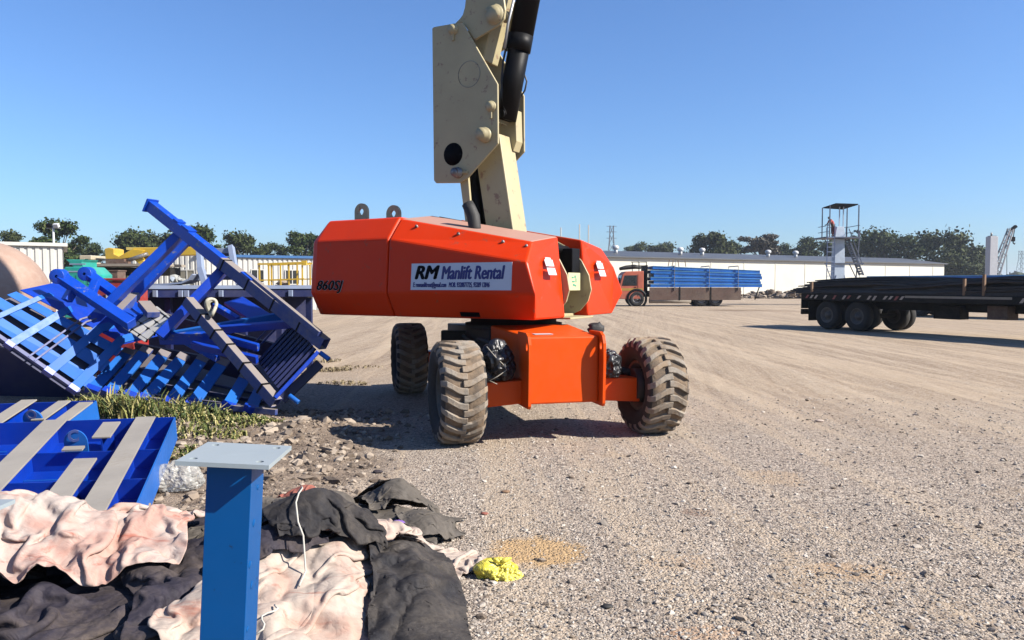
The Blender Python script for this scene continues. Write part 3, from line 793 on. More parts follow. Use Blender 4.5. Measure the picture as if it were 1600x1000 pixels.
gs = MB(); gs.extrude([p + BV * .58 for p in gp], BV * .04); gs.build('boom_gusset', M_BEIGE, lift, .01)
pin(*zz(350, 60), .10, .05, v=-.30, par=gso); pin(*zz(400, 72), .055, .10, v=-.12); pin(*zz(322, 42), .03, .02, v=-.30, par=gso)
# big black lift cylinder on the outside of the boom
c0 = onplane(*zz(398, 478), bt(0, .0, 0), BV); c1 = onplane(*zz(490, -20), bt(0, 0, 0), BV); cd = (c1 - c0).normalized()
cyl = MB(); cyl.tube([c0 - cd * .05, c0 + cd * .98], .135, 24); cyl.tube([c0 + cd * .92, c0 + cd * 4.6], .15, 28)
cyl.tube([c0 + cd * .80, c0 + cd * 1.0], .1525, 24); cyl.box(c0 + cd * .93 - BU * .14, (.14, .14, .18))
cyl.tube([c0 - BV * .16, c0 + BV * .16], .06, 20)
cyl.build('boom_cylinder', M_BLACK, lift)
hs = MB()
Q = [onplane(*zz(x, y), bt(0, .1, 0), BV) for x, y in ((452, 290), (470, 300), (482, 335), (474, 372), (456, 400), (440, 425), (436, 445))]
hs.tube(Q, .011, 8)
Q = [onplane(*zz(x, y), bt(0, -.12, 0), BV) for x, y in ((412, 130), (398, 190), (385, 250), (378, 330), (384, 420), (396, 470))]
hs.tube(Q, .014, 8)
hs.build('hose', M_RUBHOSE, lift)
rod = MB(); rod.tube([onplane(*zz(430, -10), bt(0, -.2, 0), BV), onplane(*zz(405, 95), bt(0, -.2, 0), BV), onplane(*zz(390, 200), bt(0, -.2, 0), BV)], .018, 10); rod.build('steel_rod', M_GALV, lift)
# exhaust stack on the near hood
ex = MB(); c_ = onplane(*zz(268, 942), bt(0, -.72, 0), BV); c1 = onplane(*zz(262, 890), bt(0, -.72, 0), BV); c2 = onplane(*zz(250, 862), bt(0, -.72, 0), BV); c3 = onplane(*zz(238, 838), bt(0, -.72, 0), BV)
ex.tube([c_ - Z * .05, c_ + Z * .02, c1, c2, c3], [.075, .075, .078, .075, .072], 18); ex.tube([c3 + (c3 - c2) * .02, c3 + (c3 - c2) * .03], .06, 16)
ex.build('exhaust_pipe', M_BLACKM, lift)
for u_ in (-.75, -.15, .45, .75):      # bolt heads along the hood's upper facet
    z_ = 2.43 - (u_ + 1.035) / 1.82 * .33; bo = MB(); c_ = bt(u_, -1.035, z_ - .06); bo.lathe(c_, -BV * .8 + Z * .6, [(-.03, .018), (.012, .018), (.02, .010), (.021, .001)], 8); bo.build('bolt_head', M_STEEL, hood_parts[-1])
hr = MB(); hr.beam(bt(-.9, -.345, 2.47), bt(.7, -.345, 2.16), .03, .05); hr.build('roof_seam', M_BLACKM, lift)

# black covers stuffed on the axle at both sides of the nose
def lump(name, c, size, mat, seed, label, cat, sub_=3, amp=.28, fr=2.4, pts=None, group=None, crease=.9):
    import bmesh
    from mathutils import noise as mn
    bm = bmesh.new(); bmesh.ops.create_icosphere(bm, subdivisions=sub_, radius=1); c = Vector(c)
    for v_ in bm.verts:
        d = v_.co.normalized(); q = d * fr + Vector((seed * 3.1, seed * 1.7, 0))
        r = 1 + amp * (mn.fractal(q, 1.0, 2.0, 3)) + amp * crease * (abs(mn.noise(q * 1.9 + Vector((9, 2, 4)))) - .25) * -1.6
        p = Vector((d.x * size[0] * r, d.y * size[1] * r, d.z * size[2] * r))
        v_.co = p
    zmin = min(v_.co.z for v_ in bm.verts)
    for v_ in bm.verts: v_.co.z = max(v_.co.z, -size[2] * .86)
    me = bpy.data.meshes.new(name); bm.to_mesh(me); bm.free()
    for p in me.polygons: p.use_smooth = True
    me.materials.append(mat); o = bpy.data.objects.new(name, me); link(o); o.location = c; OFF[o] = c
    return tag(o, label, cat, group)
def crumpled(name, c, size, mat, seed, label, cat, squash=.72, subd=5, group=None, iters=160):
    """thin bag: a closed skin that keeps its area while it is pressed smaller, so that it buckles into creases"""
    import bmesh
    bm = bmesh.new(); bmesh.ops.create_icosphere(bm, subdivisions=subd, radius=1)
    P = np.array([v_.co[:] for v_ in bm.verts]); E_ = np.array([[e.verts[0].index, e.verts[1].index] for e in bm.edges])
    nb_ = [[] for _ in range(len(P))]
    for a_, b_ in E_: nb_[a_].append(b_); nb_[b_].append(a_)
    rs = np.random.RandomState(seed)
    size = np.array(size); P = P * size
    L0 = np.linalg.norm(P[E_[:, 0]] - P[E_[:, 1]], axis=1)
    q = P / size
    w_ = fbm(q[:, 0] * 1.6 + seed, q[:, 1] * 1.6 + q[:, 2] * 1.1, seed, 3) + fbm(q[:, 2] * 1.7 + seed, q[:, 0] * 1.3 - q[:, 1], seed + 4, 3)
    P = P * (squash + .55 * w_[:, None]) + rs.randn(*P.shape) * .0012 * size.mean() / .1
    deg = np.bincount(E_.ravel(), minlength=len(P))[:, None]
    flo = -size[2] * squash * .80
    for it in range(iters):
        d = P[E_[:, 1]] - P[E_[:, 0]]; ln = np.linalg.norm(d, axis=1) + 1e-9; c_ = d * ((ln - L0) / ln)[:, None] * .5
        D = np.zeros_like(P)
        for k in range(3): D[:, k] = np.bincount(E_[:, 0], c_[:, k], len(P)) - np.bincount(E_[:, 1], c_[:, k], len(P))
        P = P + D / deg * 1.5
        r_ = np.linalg.norm(P / (size * squash * 1.22), axis=1); P = np.where((r_ > 1)[:, None], P / r_[:, None], P)
        P[:, 2] = np.maximum(P[:, 2] - .0004, flo)
    for v_, p_ in zip(bm.verts, P): v_.co = p_ - np.array((0, 0, flo))
    me = bpy.data.meshes.new(name); bm.to_mesh(me); bm.free()
    for p in me.polygons: p.use_smooth = True
    me.materials.append(mat); o = bpy.data.objects.new(name, me); link(o); o.location = c; OFF[o] = Vector(c)
    ss = o.modifiers.new('smooth', 'SUBSURF'); ss.levels = 1; ss.render_levels = 1
    return tag(o, label, cat, group)
m, nt, b = newmat('black_plastic'); v = objco(nt)
nt.link(nt.ramp(nt.noise(v, 5, 4, .6), [(.3, (.008, .008, .01)), (.7, (.03, .029, .032))]), b.inputs['Base Color']); b.inputs['Roughness'].default_value = .38
nt.link(nt.bump(nt.noise(v, 9, 4, .6, 1.2), .5, .02), b.inputs['Normal']); M_BAG = m
crumpled('plastic_cover', cl(.02, -.66, .64), (.27, .30, .34), M_BAG, 2, 'black plastic cover bunched up on the left axle beside the orange nose', 'plastic cover')
crumpled('plastic_cover', cl(.06, .58, .64), (.18, .26, .27), M_BAG, 5, 'shiny black plastic cover tied down on the right axle beside the orange nose', 'plastic cover')
o = lump('rag', cl(-.10, .50, 1.14), (.09, .06, .07), M_BLACKM, 9, 'black rag twisted over the right corner of the orange nose', 'rag', 3, .3)
sr = MB(); q = [cl(.22, -.80, 1.0), cl(.25, -.72, .90), cl(.26, -.64, .82), cl(.25, -.60, .76), cl(.27, -.70, .70), cl(.26, -.78, .66), cl(.25, -.70, .62)]
sr.tube(q, .004, 6); tag(sr.build('cord', plain('pale_cord', (.62, .56, .45), .8), loc=q[0][:]), 'thin pale cord hanging over the black cover on the left axle', 'cord')
# ================================================================== blue steelwork at the left
M_BLUE = paint('blue_steel_paint', (.0006, .072, .60), .36, .04, .0, var=.16, scale=2.0, wear=.06, wearcol=(.25, .25, .28))
M_BLUEC = paint('blue_paint_clean', (.0006, .050, .52), .34, .04, .0, var=.2, scale=2.0)
M_BLUEL = paint('sunlit_blue_slat', (.012, .16, .62), .42, .06, .03, spec=.22, var=.15, scale=2.5)  # lighter copy of the blue, painted for sunlit faces
M_BLUED = paint('dusty_glare_blue_rail', (.02, .06, .30), .5, .45, .95, var=.15, scale=2.2)  # grey tops mix real dust with painted glare
M_NAVYP = paint('navy_shade_paint', (.006, .016, .11), .5, .12, .6, var=.2, scale=1.0)  # dark navy; also paints shade inside and under the steelwork
M_PALEB = paint('pale_blue_paint', (.34, .42, .60), .5, .3, .3, var=.12)

# ---------------------------------------------------------------- toppled A-frame trestle
tr = thing('steel_trestle', 'tall blue steel frame lying on its side with one long beam rising to the sky', 'steel frame', at(300, 600, 9.9)[:])
def bar(name, a, b_, w, h, mat, par, up=(0, 0, 1), hollow=0.0, bevel=.006):
    p = MB(); p.beam(at(*a), at(*b_), w, h, up, hollow); return p.build(name, mat, par, bevel)
upA = Vector((.55, -.25, .8))
A0, A1 = (236, 322, 10.7), (508, 538, 9.35)
ba = MB(); aM = at(*A0).lerp(at(*A1), .44); ba.beam(at(*A0), aM, .13, .15, upA, .012); ba = ba.build('long_beam', M_BLUE, tr, .005)
b2 = MB(); b2.beam(aM, at(*A1), .132, .152, upA, .012); b2.build('dusty_beam', M_BLUED, tr, .005)
ep = MB(); a_ = at(*A0); d_ = (at(*A1) - a_).normalized(); ep.beam(a_ - d_ * .02, a_ + d_ * .0, .19, .20, upA); ep.build('end_plate', M_BLUE, ba, .004)
sb = MB()
for t_, L in ((.16, .10), (.21, .16), (.56, .2)):
    q = at(*A0).lerp(at(*A1), t_); sb.beam(q + Vector((.02, 0, .09)), q + d_ * L + Vector((.02, 0, .09)), .14, .018, upA)
sb.build('saddle_plate', M_BLUE, ba)
bar('guard_rail', (384, 428, 9.95), (500, 522, 9.30), .07, .07, M_BLUED, tr, upA)
C_ = [((284, 364, 10.55), (168, 478, 10.25), .12, .14, 'leg'), ((294, 374, 10.95), (203, 470, 10.7), .11, .12, 'leg'), ((351, 420, 10.25), (250, 526, 9.75), .12, .17, 'leg')]
for a, b_, w_, h_, nme in C_: bar(nme, a, b_, w_, h_, M_BLUE if a[0] != 351 else M_BLUEC, tr, (.5, -.3, .6))
for a, b_, w_ in (((96, 434, 10.1), (206, 507, 9.75), .13), ((139, 430, 10.8), (225, 492, 10.4), .12)):
    f_ = bar('foot_beam', a, b_, w_, w_ * 1.0, M_BLUE, tr, (.2, -.6, .7))
    ck = MB(); c0 = at(a[0] - 3, a[1] - 2, a[2] - .02); ck.lathe(c0, (0, 1, 0), [(-.07, .02), (-.07, .10), (.07, .10), (.07, .02)], 22); ck.build('eye_plate', M_BLUE, f_, .004)
bar('tie_beam', (212, 462, 10.65), (180, 494, 9.95), .12, .10, M_BLUED, tr)
bar('tie_beam', (118, 446, 10.1), (104, 470, 10.0), .12, .10, M_BLUE, tr)
bar('tie_beam', (150, 440, 10.6), (140, 466, 10.4), .10, .10, M_BLUE, tr)
bar('stub_beam', (188, 485, 10.2), (216, 498, 10.0), .14, .10, M_BLUE, tr)
bar('stub_beam', (240, 448 + 44, 9.9), (225, 474, 10.2), .16, .08, M_BLUED, tr)
# lower square rail coming towards the camera, open end
bar('lower_rail', (293, 470, 9.75), (432, 630, 9.05), .12, .13, M_BLUED, tr, upA, .011)
# clamps on the rails
for t_ in (.18, .34, .48, .66, .86):
    q = at(293, 470, 9.75).lerp(at(432, 630, 9.05), t_); d2 = (at(432, 630, 9.05) - at(293, 470, 9.75)).normalized()
    p = MB(); p.beam(q - d2 * .012, q + d2 * .012, .134, .144, upA); p.build('clamp', M_BLACK, tr)
for t_ in (.46, .60, .74, .88):
    q = at(*A0).lerp(at(*A1), t_); p = MB(); p.beam(q - d_ * .012, q + d_ * .012, .142, .162, upA); p.build('clamp', M_BLACK, tr)
# bright end member and its stub pipes
hm = MB(); hm.beam(at(497, 550, 9.30), at(430, 622, 9.05), .045, .15, (.5, -.6, .45)); hm.build('end_plate_beam', M_BLUEC, tr, .004)
for px, py, Y in ((500, 551, 9.28), (452, 618, 9.05)):
    a_ = at(px, py, Y); p = MB(); p.tube([a_, a_ + Vector((.12, -.03, -.08))], .03, 14); p.build('stub_pipe', M_BLUEL, tr, .004)
bar('back_plate', (500, 568, 9.6), (440, 625, 9.4), .12, .16, M_NAVYP, tr, (.5, -.6, .45))
# grille of parallel bars, painted navy for the shaded interior, between end member and the frame
pa, pb, pc_, pd = at(404, 566, 9.75), at(434, 606, 9.15), at(458, 508, 9.85), at(492, 544, 9.35)
for i in range(9):
    t_ = i / 8.0; p = MB(); q0 = pa.lerp(pb, t_); q1 = pc_.lerp(pd, t_); p.beam(q0, q1, .035, .05, (.3, -.6, .7)); p.build('grille_bar', M_NAVYP, tr)
p = MB(); p.prism([pa + Vector((-.05, .06, -.06)), pb + Vector((-.02, .06, -.08)), pd + Vector((0, .06, -.08)), pc_ + Vector((-.05, .06, -.06))],
                  [pa + Vector((-.05, .09, -.08)), pb + Vector((-.02, .09, -.10)), pd + Vector((0, .09, -.10)), pc_ + Vector((-.05, .09, -.08))]); p.build('grille_back', M_NAVYP, tr)
# cross members in the middle
for a, b_, w_, h_, mt in (((266, 524, 9.9), (446, 492, 10.05), .06, .10, M_BLUEL), ((330, 516, 9.8), (456, 506, 9.75), .07, .10, M_BLUEC),
                          ((250, 528, 9.9), (350, 528, 9.9), .08, .16, M_BLUE), ((300, 539, 9.75), (402, 562, 9.55), .06, .10, M_BLUEC), ((350, 528, 9.8), (404, 543, 9.6), .05, .10, M_BLUE),
                          ((335, 478, 10.5), (372, 500, 10.3), .07, .10, M_BLUE), ((365, 470, 11.2), (420, 505, 10.6), .30, .05, M_BLUEC), ((230, 500, 10.6), (340, 560, 9.9), .08, .08, M_BLUE),
                          ((372, 500, 10.4), (330, 548, 10.0), .10, .06, M_BLUE), ((386, 548, 10.2), (432, 500, 10.2), .025, .025, M_BLUED), ((396, 550, 10.2), (442, 502, 10.2), .025, .025, M_BLUED)):
    bar('cross_member', a, b_, w_, h_, mt, tr, (0, -.4, 1))

# ---------------------------------------------------------------- ribbed chute, two sides meeting at the ground
def cstrip(mb, a, b_, c_, d2, th):
    """thin plate through four points, thickened along its normal"""
    n_ = (b_ - a).cross(d2 - a).normalized() * th
    mb.prism([a, b_, c_, d2], [a + n_, b_ + n_, c_ + n_, d2 + n_])
chute = thing('ribbed_chute', 'blue ribbed steel chute with light blue slats tipped up on its left side', 'steel chute', at(80, 600, 10)[:])
LA, LB = at(-60, 486, 9.3), at(124, 612, 9.85)          # lower edge
UA, UB = at(34, 453, 9.95), at(196, 536, 10.35)         # bend line
BA, BB = at(92, 441, 10.9), at(262, 522, 11.0)          # far edge of the top sheet
def LW(s_, t_): return LA.lerp(LB, s_).lerp(UA.lerp(UB, s_), t_)
def TP(s_, t_): return UA.lerp(UB, s_).lerp(BA.lerp(BB, s_), t_)
nrm = (LB - LA).cross(UA - LA).normalized();
if nrm.y > 0: nrm = -nrm
ntop = (UB - UA).cross(BA - UA).normalized()
if ntop.z < 0: ntop = -ntop
e_ = MB(); e_.beam(LW(0, 0), LW(1, 0), .05, .05, nrm); e_.build('edge_angle', M_BLUED, chute, .003)
for k, (t0, t1) in enumerate(((.10, .30), (.42, .62), (.74, .90))):
    p = MB(); cstrip(p, LW(0, t0), LW(1.02, t0), LW(1.02, t1), LW(0, t1), .01); p.build('slat', M_BLUEL, chute)
p = MB(); cstrip(p, LW(0, .97), LW(1, .97), TP(1, 1), TP(0, 1), .01); p.build('top_sheet', M_BLUEC, chute)
p = MB(); a_, b_, c_, d2 = [q - nrm * .16 for q in (LW(0, 0), LW(1, 0), LW(1, 1), LW(0, 1))]; cstrip(p, a_, b_, c_, d2, .008); p.build('inner_sheet', M_NAVYP, chute)  # navy paints the shadow seen between the slats
for s_, w_, mt in ((.16, .07, M_BLUEL), (.40, .10, M_BLUEL), (.555, .025, M_BLUED), (.605, .025, M_BLUED), (.735, .12, M_BLUEL), (.95, .12, M_BLUEL)):
    p = MB(); u_ = (LB - LA).normalized() * (w_ / 2); o_ = nrm * .035
    lower = [LW(s_, -.02), LW(s_, 1.0), TP(s_, .30)]
    p.prism([lower[0] - u_ + o_, lower[0] + u_ + o_, lower[1] + u_ + o_, lower[1] - u_ + o_], [lower[0] - u_, lower[0] + u_, lower[1] + u_, lower[1] - u_])
    p.prism([lower[1] - u_ + o_, lower[1] + u_ + o_, lower[2] + u_ + ntop * .035, lower[2] - u_ + ntop * .035], [lower[1] - u_, lower[1] + u_, lower[2] + u_, lower[2] - u_])
    p.build('rib', mt, chute, .003)
    if w_ > .06:
        p = MB(); p.beam(LW(s_, -.03) - u_ * 1.1 + nrm * .02, LW(s_, -.03) + u_ * 1.1 + nrm * .02, .075, .10, nrm); p.build('rib_foot', M_BLUEC, chute, .004)

ch2 = thing('ribbed_chute', 'blue ribbed steel chute lying flat on the weeds below the crossed beams', 'steel chute', at(280, 620, 9.6)[:])
px2 = [((146, 608), (202, 548)), ((172, 612), (230, 546)), ((205, 617), (258, 551)), ((228, 622), (288, 556)), ((267, 627), (319, 558)), ((302, 630), (350, 564)), ((357, 634), (384, 588)), ((392, 638), (408, 606))]
Ya = lambda x: 9.95 - .0022 * (x - 122)
Yb = lambda x: 10.75 - .0035 * (x - 200)
e_ = MB(); e_.beam(at(122, 614, Ya(122)), at(432, 644, Ya(432)), .06, .07); e_.build('edge_angle', M_BLUED, ch2, .003)
for k, ((x0, y0), (x1, y1)) in enumerate(px2):
    a_ = at(x0, y0, Ya(x0)); b_ = at(x1, y1, Yb(x1)); p = MB(); p.beam(a_, b_, .15, .045, (.35, -.75, .6)); p.build('rib', M_BLUEL, ch2, .004)
    p = MB(); d2 = (b_ - a_).normalized(); p.beam(a_ - d2 * .06, a_ + d2 * .03, .17, .09, (.35, -.75, .6)); p.build('rib_foot', M_BLUEC, ch2, .004)
    p = MB(); p.beam(b_ - d2 * .10, b_ + d2 * .02, .152, .055, (.35, -.75, .6)); p.build('rib_cap', M_BLUED, ch2, .003)
for f_, dz in ((.12, .0), (.42, .0), (.72, 0)):
    p = MB(); q0 = at(135, 611, Ya(135)).lerp(at(200, 549, Yb(200)), f_); q1 = at(415, 640, Ya(415)).lerp(at(412, 606, Yb(412)), f_)
    p.beam(q0 + Vector((0, .05, -.05)), q1 + Vector((0, .05, -.05)), .012, .14, (0, -.8, .6)); p.build('slat', M_BLUED, ch2)
p = MB(); cstrip(p, at(130, 612, 10.25), at(425, 643, 9.5), at(410, 604, 10.1), at(210, 546, 11.1), .01); p.build('inner_sheet', M_NAVYP, ch2)

# dark plates added to stand for the shade under and behind the frames
dk = thing('shade_plates', 'dark blue plates added for the shade behind the toppled frame', 'shade plate', at(300, 590, 11.2)[:])
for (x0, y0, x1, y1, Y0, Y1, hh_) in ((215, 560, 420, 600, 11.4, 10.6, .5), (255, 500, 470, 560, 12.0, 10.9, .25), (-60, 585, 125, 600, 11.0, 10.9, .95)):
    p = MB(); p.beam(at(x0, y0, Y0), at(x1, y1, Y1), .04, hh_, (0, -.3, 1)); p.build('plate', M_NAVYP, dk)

# pale slatted pallet and a coil of rope caught in the frame
pal = thing('pallet', 'grey white slatted pallet lying on the blue ribs under the legs', 'pallet', at(232, 508, 10.0)[:])
M_PALE = paint('weathered_white_wood', (.74, .72, .68), .8, .25, 0, var=.12)
a_, b_, c_, d2 = at(192, 512, 10.0), at(228, 536, 9.75), at(272, 500, 9.85), at(246, 480, 10.2)
for i in range(3):
    for t0 in (.02 + .34 * i,):
        p = MB(); q = lambda s_, t_: a_.lerp(b_, t_).lerp(d2.lerp(c_, t_), s_)
        cstrip(p, q(0, t0), q(0, t0 + .27), q(1, t0 + .27), q(1, t0), .03); p.build('board', M_PALE, pal, .004)
for i in range(4):
    s0 = .04 + .28 * i; p = MB(); p.beam(q(s0, 0) + Vector((0, 0, .02)), q(s0, 1) + Vector((0, 0, .02)), .018, .05); p.build('bearer', M_BLACK, pal)
rp = MB(); cc = at(332, 480, 9.6); n_ = 26
for j in range(3):
    pts = [cc + Vector((math.cos(t_) * (.040 + .007 * j), -.02 * j + .05 * math.sin(t_ * 2), math.sin(t_) * (.085 + .010 * j))) for t_ in [2 * math.pi * k / n_ for k in range(n_ + 1)]]
    rp.tube(pts, .022, 7)
tag(rp.build('rope_coil', plain('cream_rope', (.62, .58, .46), .85), loc=cc[:]), 'coil of cream rope hung where the blue leg meets the lower rail', 'rope')

# ---------------------------------------------------------------- long dark-blue steel bin behind, with its pale steel bracket on top
bx0, bx1 = at(198, 420, 12.6), at(492, 420, 13.6)
bn = thing('steel_bin', 'long dark blue steel deck with a pale top behind the toppled frame', 'steel deck', ((bx0 + bx1) / 2 * 1.0)[:2] + (0,))
ax_ = (bx1 - bx0); ax_.z = 0; bl = ax_.length; ax_.normalize(); ay_ = Vector((-ax_.y, ax_.x, 0)); zt = 1.60
o0 = Vector((bx0.x, bx0.y, 0))
def bp(a, d, z): return o0 + ax_ * a + ay_ * d + Z * z
p = MB(); p.prism([bp(0, 0, 1.40), bp(bl, 0, 1.40), bp(bl, 2.6, 1.40), bp(0, 2.6, 1.40)], [bp(0, 0, zt), bp(bl, 0, zt), bp(bl, 2.6, zt), bp(0, 2.6, zt)]); p.build('deck', M_NAVYP, bn, .012)
p = MB(); p.prism([bp(.05, 1.25, .02), bp(bl - .05, 1.25, .02), bp(bl - .05, 2.5, .02), bp(.05, 2.5, .02)], [bp(.05, 1.25, 1.398), bp(bl - .05, 1.25, 1.398), bp(bl - .05, 2.5, 1.398), bp(.05, 2.5, 1.398)]); p.build('bin_body', M_NAVYP, bn, .01)
for t_ in (.14, .27, .30, .48, .71, .86):
    p = MB(); p.box(bp(bl * t_, -.03, 1.47), (.07, .05, .11)); p.build('lug', M_PALEB, bn, .004)
for t_ in (.2, .4, .6, .8, .97):
    p = MB(); p.box(bp(bl * t_, .20, .70), (.10, .10, 1.39)); p.build('trestle_leg', M_NAVYP, bn, .004)
p = MB(); p.prism([bp(0, -.02, 1.55), bp(bl, -.02, 1.55), bp(bl, -.003, 1.55), bp(0, -.003, 1.55)], [bp(0, -.02, 1.612), bp(bl, -.02, 1.612), bp(bl, -.003, 1.612), bp(0, -.003, 1.612)]); p.build('rim', M_PALEB, bn)  # pale strip paints the lit top edge of the deck
br = thing('steel_bracket', 'pale blue steel bracket of two uprights standing on the dark blue deck', 'steel bracket', at(342, 425, 13.7)[:2] + (1.6,))
for a, b_ in (((311, 385), (314, 420)), ((361, 385), (367, 420))):
    p = MB(); q0, q1 = at(a[0], a[1], 13.8), at(b_[0], b_[1], 13.6); q2 = at(b_[0] + 8, 441, 13.45); q2.z = 1.61
    p.beam(q0, q1, .09, .12, (0, -1, .2)); p.build('upright', M_PALEB, br, .006)
    p = MB(); p.beam(q1, q2, .10, .15, (0, -1, .2)); p.build('foot', M_PALEB, br, .006)
bar('crossbar', (316, 392, 13.82), (360, 392, 13.82), .10, .09, M_PALEB, br); bar('crossbar', (316, 398, 13.84), (360, 398, 13.84), .08, .05, M_NAVYP, br); bar('crossbar', (318, 433, 13.6), (366, 433, 13.6), .10, .10, M_NAVYP, br)
p = MB(); q_ = [at(240, 445, 13.6), at(270, 444, 13.6), at(292, 442, 13.6), at(304, 437, 13.6), at(310, 429, 13.6)]
for i in range(4): p.beam(q_[i], q_[i + 1], .5, .03, (0, 0, 1))
tag(p.build('bent_plate', M_PALEB, loc=q_[0][:]), 'curved pale blue plate lying beside the bracket on the deck', 'bent plate')

# ---------------------------------------------------------------- rolled pipe at the far left, red box
m, nt, b = newmat('rusty_primer'); v = objco(nt)
c = nt.ramp(nt.noise(v, 1.2, 5, .6), [(.3, (.36, .21, .15)), (.7, (.52, .36, .27))]); c = nt.mix(nt.ramp(nt.noise(v, 9, 4, .6), [(.5, 0), (.75, .5)]), c, (.55, .44, .36))
nt.link(c, b.inputs['Base Color']); b.inputs['Roughness'].default_value = .7; M_PRIMER = m
pdir = Vector((-.75, -.66, 0)); rad = 1.17; pend = at(-22, 485, 12.9); e0 = Vector((pend.x, pend.y, rad + .02))
pp_ = thing('steel_tank', 'rust pink steel tank with a dished end and dark ring at the left edge', 'tank', (e0.x, e0.y, 0))
prof = [(-1.02 * math.cos(t_), rad * math.sin(t_)) for t_ in [math.pi / 2 * k / 18 for k in range(19)]]
prof[0] = (prof[0][0], .002)
p = MB(); p.lathe(e0, pdir, prof, 72); p.build('dished_end', M_PRIMER, pp_)
p = MB(); p.lathe(e0 + pdir * .30, pdir, [(0, rad), (3.6, rad), (3.6, .01)], 72); p.build('shell', M_PRIMER, pp_)
p = MB(); p.lathe(e0, pdir, [(.002, rad), (.01, rad + .012), (.28, rad + .012), (.298, rad)], 72); p.build('ring_joint', plain('dark_rust', (.12, .085, .075), .8), pp_)
for a_ in (.9, 3.0):
    p = MB(); c_ = e0 + pdir * a_; s_ = Vector((-pdir.y, pdir.x, 0)); p.prism([c_ + s_ * k - Z * (c_.z) for k in (-.9, .9)] + [c_ + s_ * .9 - Z * (c_.z - .28), c_ - s_ * .9 - Z * (c_.z - .28)], [q + pdir * .2 for q in [c_ + s_ * k - Z * (c_.z) for k in (-.9, .9)] + [c_ + s_ * .9 - Z * (c_.z - .28), c_ - s_ * .9 - Z * (c_.z - .28)]]); p.build('saddle', M_NAVYP, pp_)
rb = MB(); c0 = at(190, 455, 12.3)
rbx = thing('red_tool_box', 'red painted steel box behind the blue foot beams', 'steel box', (c0.x, c0.y, 0))
p = MB(); p.box((c0.x, c0.y, .85), (.62, .5, 1.66)); p.build('body', paint('red_paint', (.45, .02, .02), .4, .3, .3), rbx, .02)
p = MB(); p.box((c0.x, c0.y, 1.705), (.66, .54, .04)); p.build('lid', paint('red_lid_paint', (.42, .02, .02), .4, .4, .5), rbx, .01)
p = MB(); p.beam(at(166, 462, 12.02), at(214, 462, 12.02), .02, .12); p.build('band', M_WHITE, rbx)

# ---------------------------------------------------------------- blue deck panels in the left foreground
def deckpanel(name, label, quad, lug_at, n_strap, half=()):
    """quad: near-left, near-right, far-right, far-left corners of the panel top, in metres"""
    nl, nr_, fr, fl_ = [Vector(q) for q in quad]
    t = thing(name, label, 'steel panel', (nl + fr)[:] and ((nl + fr) / 2)[:])
    Q = lambda s_, t_: nl.lerp(nr_, s_).lerp(fl_.lerp(fr, s_), t_)
    n_ = (nr_ - nl).cross(fl_ - nl).normalized(); n_ = n_ if n_.z > 0 else -n_
    d = .20
    p = MB(); cstrip(p, Q(0, 0) - n_ * d, Q(1, 0) - n_ * d, Q(1, 1) - n_ * d, Q(0, 1) - n_ * d, -.01); p.build('bottom_sheet', M_BLUEC, t)
    for s0 in (0, 1):
        p = MB(); p.prism([Q(s0, 0), Q(s0, 1), Q(s0, 1) - n_ * d, Q(s0, 0) - n_ * d], [q + (nr_ - nl).normalized() * (.012 if s0 else -.012) for q in (Q(s0, 0), Q(s0, 1), Q(s0, 1) - n_ * d, Q(s0, 0) - n_ * d)]); p.build('side_plate', M_BLUEL if s0 else M_BLUEC, t)  # right side painted lighter as if sunlit
    for t0 in (0, .36, .66, 1):
        p = MB(); th = (fl_ - nl).normalized() * .01; a_, b_ = Q(0, t0), Q(1, t0); a_ = a_ - n_ * (0 if t0 == 1 else .05); b_ = b_ - n_ * (0 if t0 == 1 else .05)
        p.prism([a_, b_, Q(1, t0) - n_ * d, Q(0, t0) - n_ * d], [q + th for q in (a_, b_, Q(1, t0) - n_ * d, Q(0, t0) - n_ * d)]); p.build('cross_web', M_BLUEC, t)
    ln = (nr_ - nl).length
    for s0, t0, t1, w_ in n_strap:
        p = MB(); w2 = w_ / ln / 2; a_, b_, c_, d2 = Q(s0 - w2, t0), Q(s0 + w2, t0), Q(s0 + w2, t1), Q(s0 - w2, t1)
        p.prism([a_ + n_ * .002, b_ + n_ * .002, c_ + n_ * .002, d2 + n_ * .002], [q + n_ * .016 for q in (a_, b_, c_, d2)]); p.build('strap', M_STRAP, t, .002)
        p = MB(); e1 = (nr_ - nl).normalized() * .006; q0, q1 = Q(s0, t0), Q(s0, t1)
        p.prism([q0 - e1, q0 + e1, q1 + e1, q1 - e1], [q - n_ * d for q in (q0 - e1, q0 + e1, q1 + e1, q1 - e1)]); p.build('strap_web', M_BLUEC, t)
    for s0, t0 in lug_at:
        c0 = Q(s0, t0); xd = (nr_ - nl).normalized(); yd = (fl_ - nl).normalized()
        p = MB(); out = [c0 + xd * (.095 * math.cos(a_)) + n_ * (.105 * math.sin(a_) + .0) for a_ in [math.pi * k / 14 for k in range(15)]] + [c0 - xd * .095 - n_ * .15, c0 + xd * .095 - n_ * .15]
        p.extrude(out, yd * .02); lg_ = p.build('lifting_lug', M_BLUEL, t, .003)
        p = MB(); p.disc(c0 + n_ * .06 - yd * .004, -yd, .03, .05, .004, 18); p.build('lug_hole', M_BLUED, lg_)
        p = MB(); p.box(c0 - yd * .09 - n_ * .02, (.16, .10, .014), Matrix((xd, yd, n_)).transposed()); p.build('lug_seat', M_STRAP, lg_)
    for k in range(7):     # welded scribe lines and small plates on the floor of the panel
        s0, t0 = .30 + .62 * rng.random(), .1 + .8 * rng.random(); p = MB(); c0 = Q(s0, t0) - n_ * (d - .016)
        p.beam(c0, c0 + (nr_ - nl).normalized() * (.1 + .25 * rng.random()), .008, .006, n_); p.build('weld_bead', M_BLUEL, t)
    return t
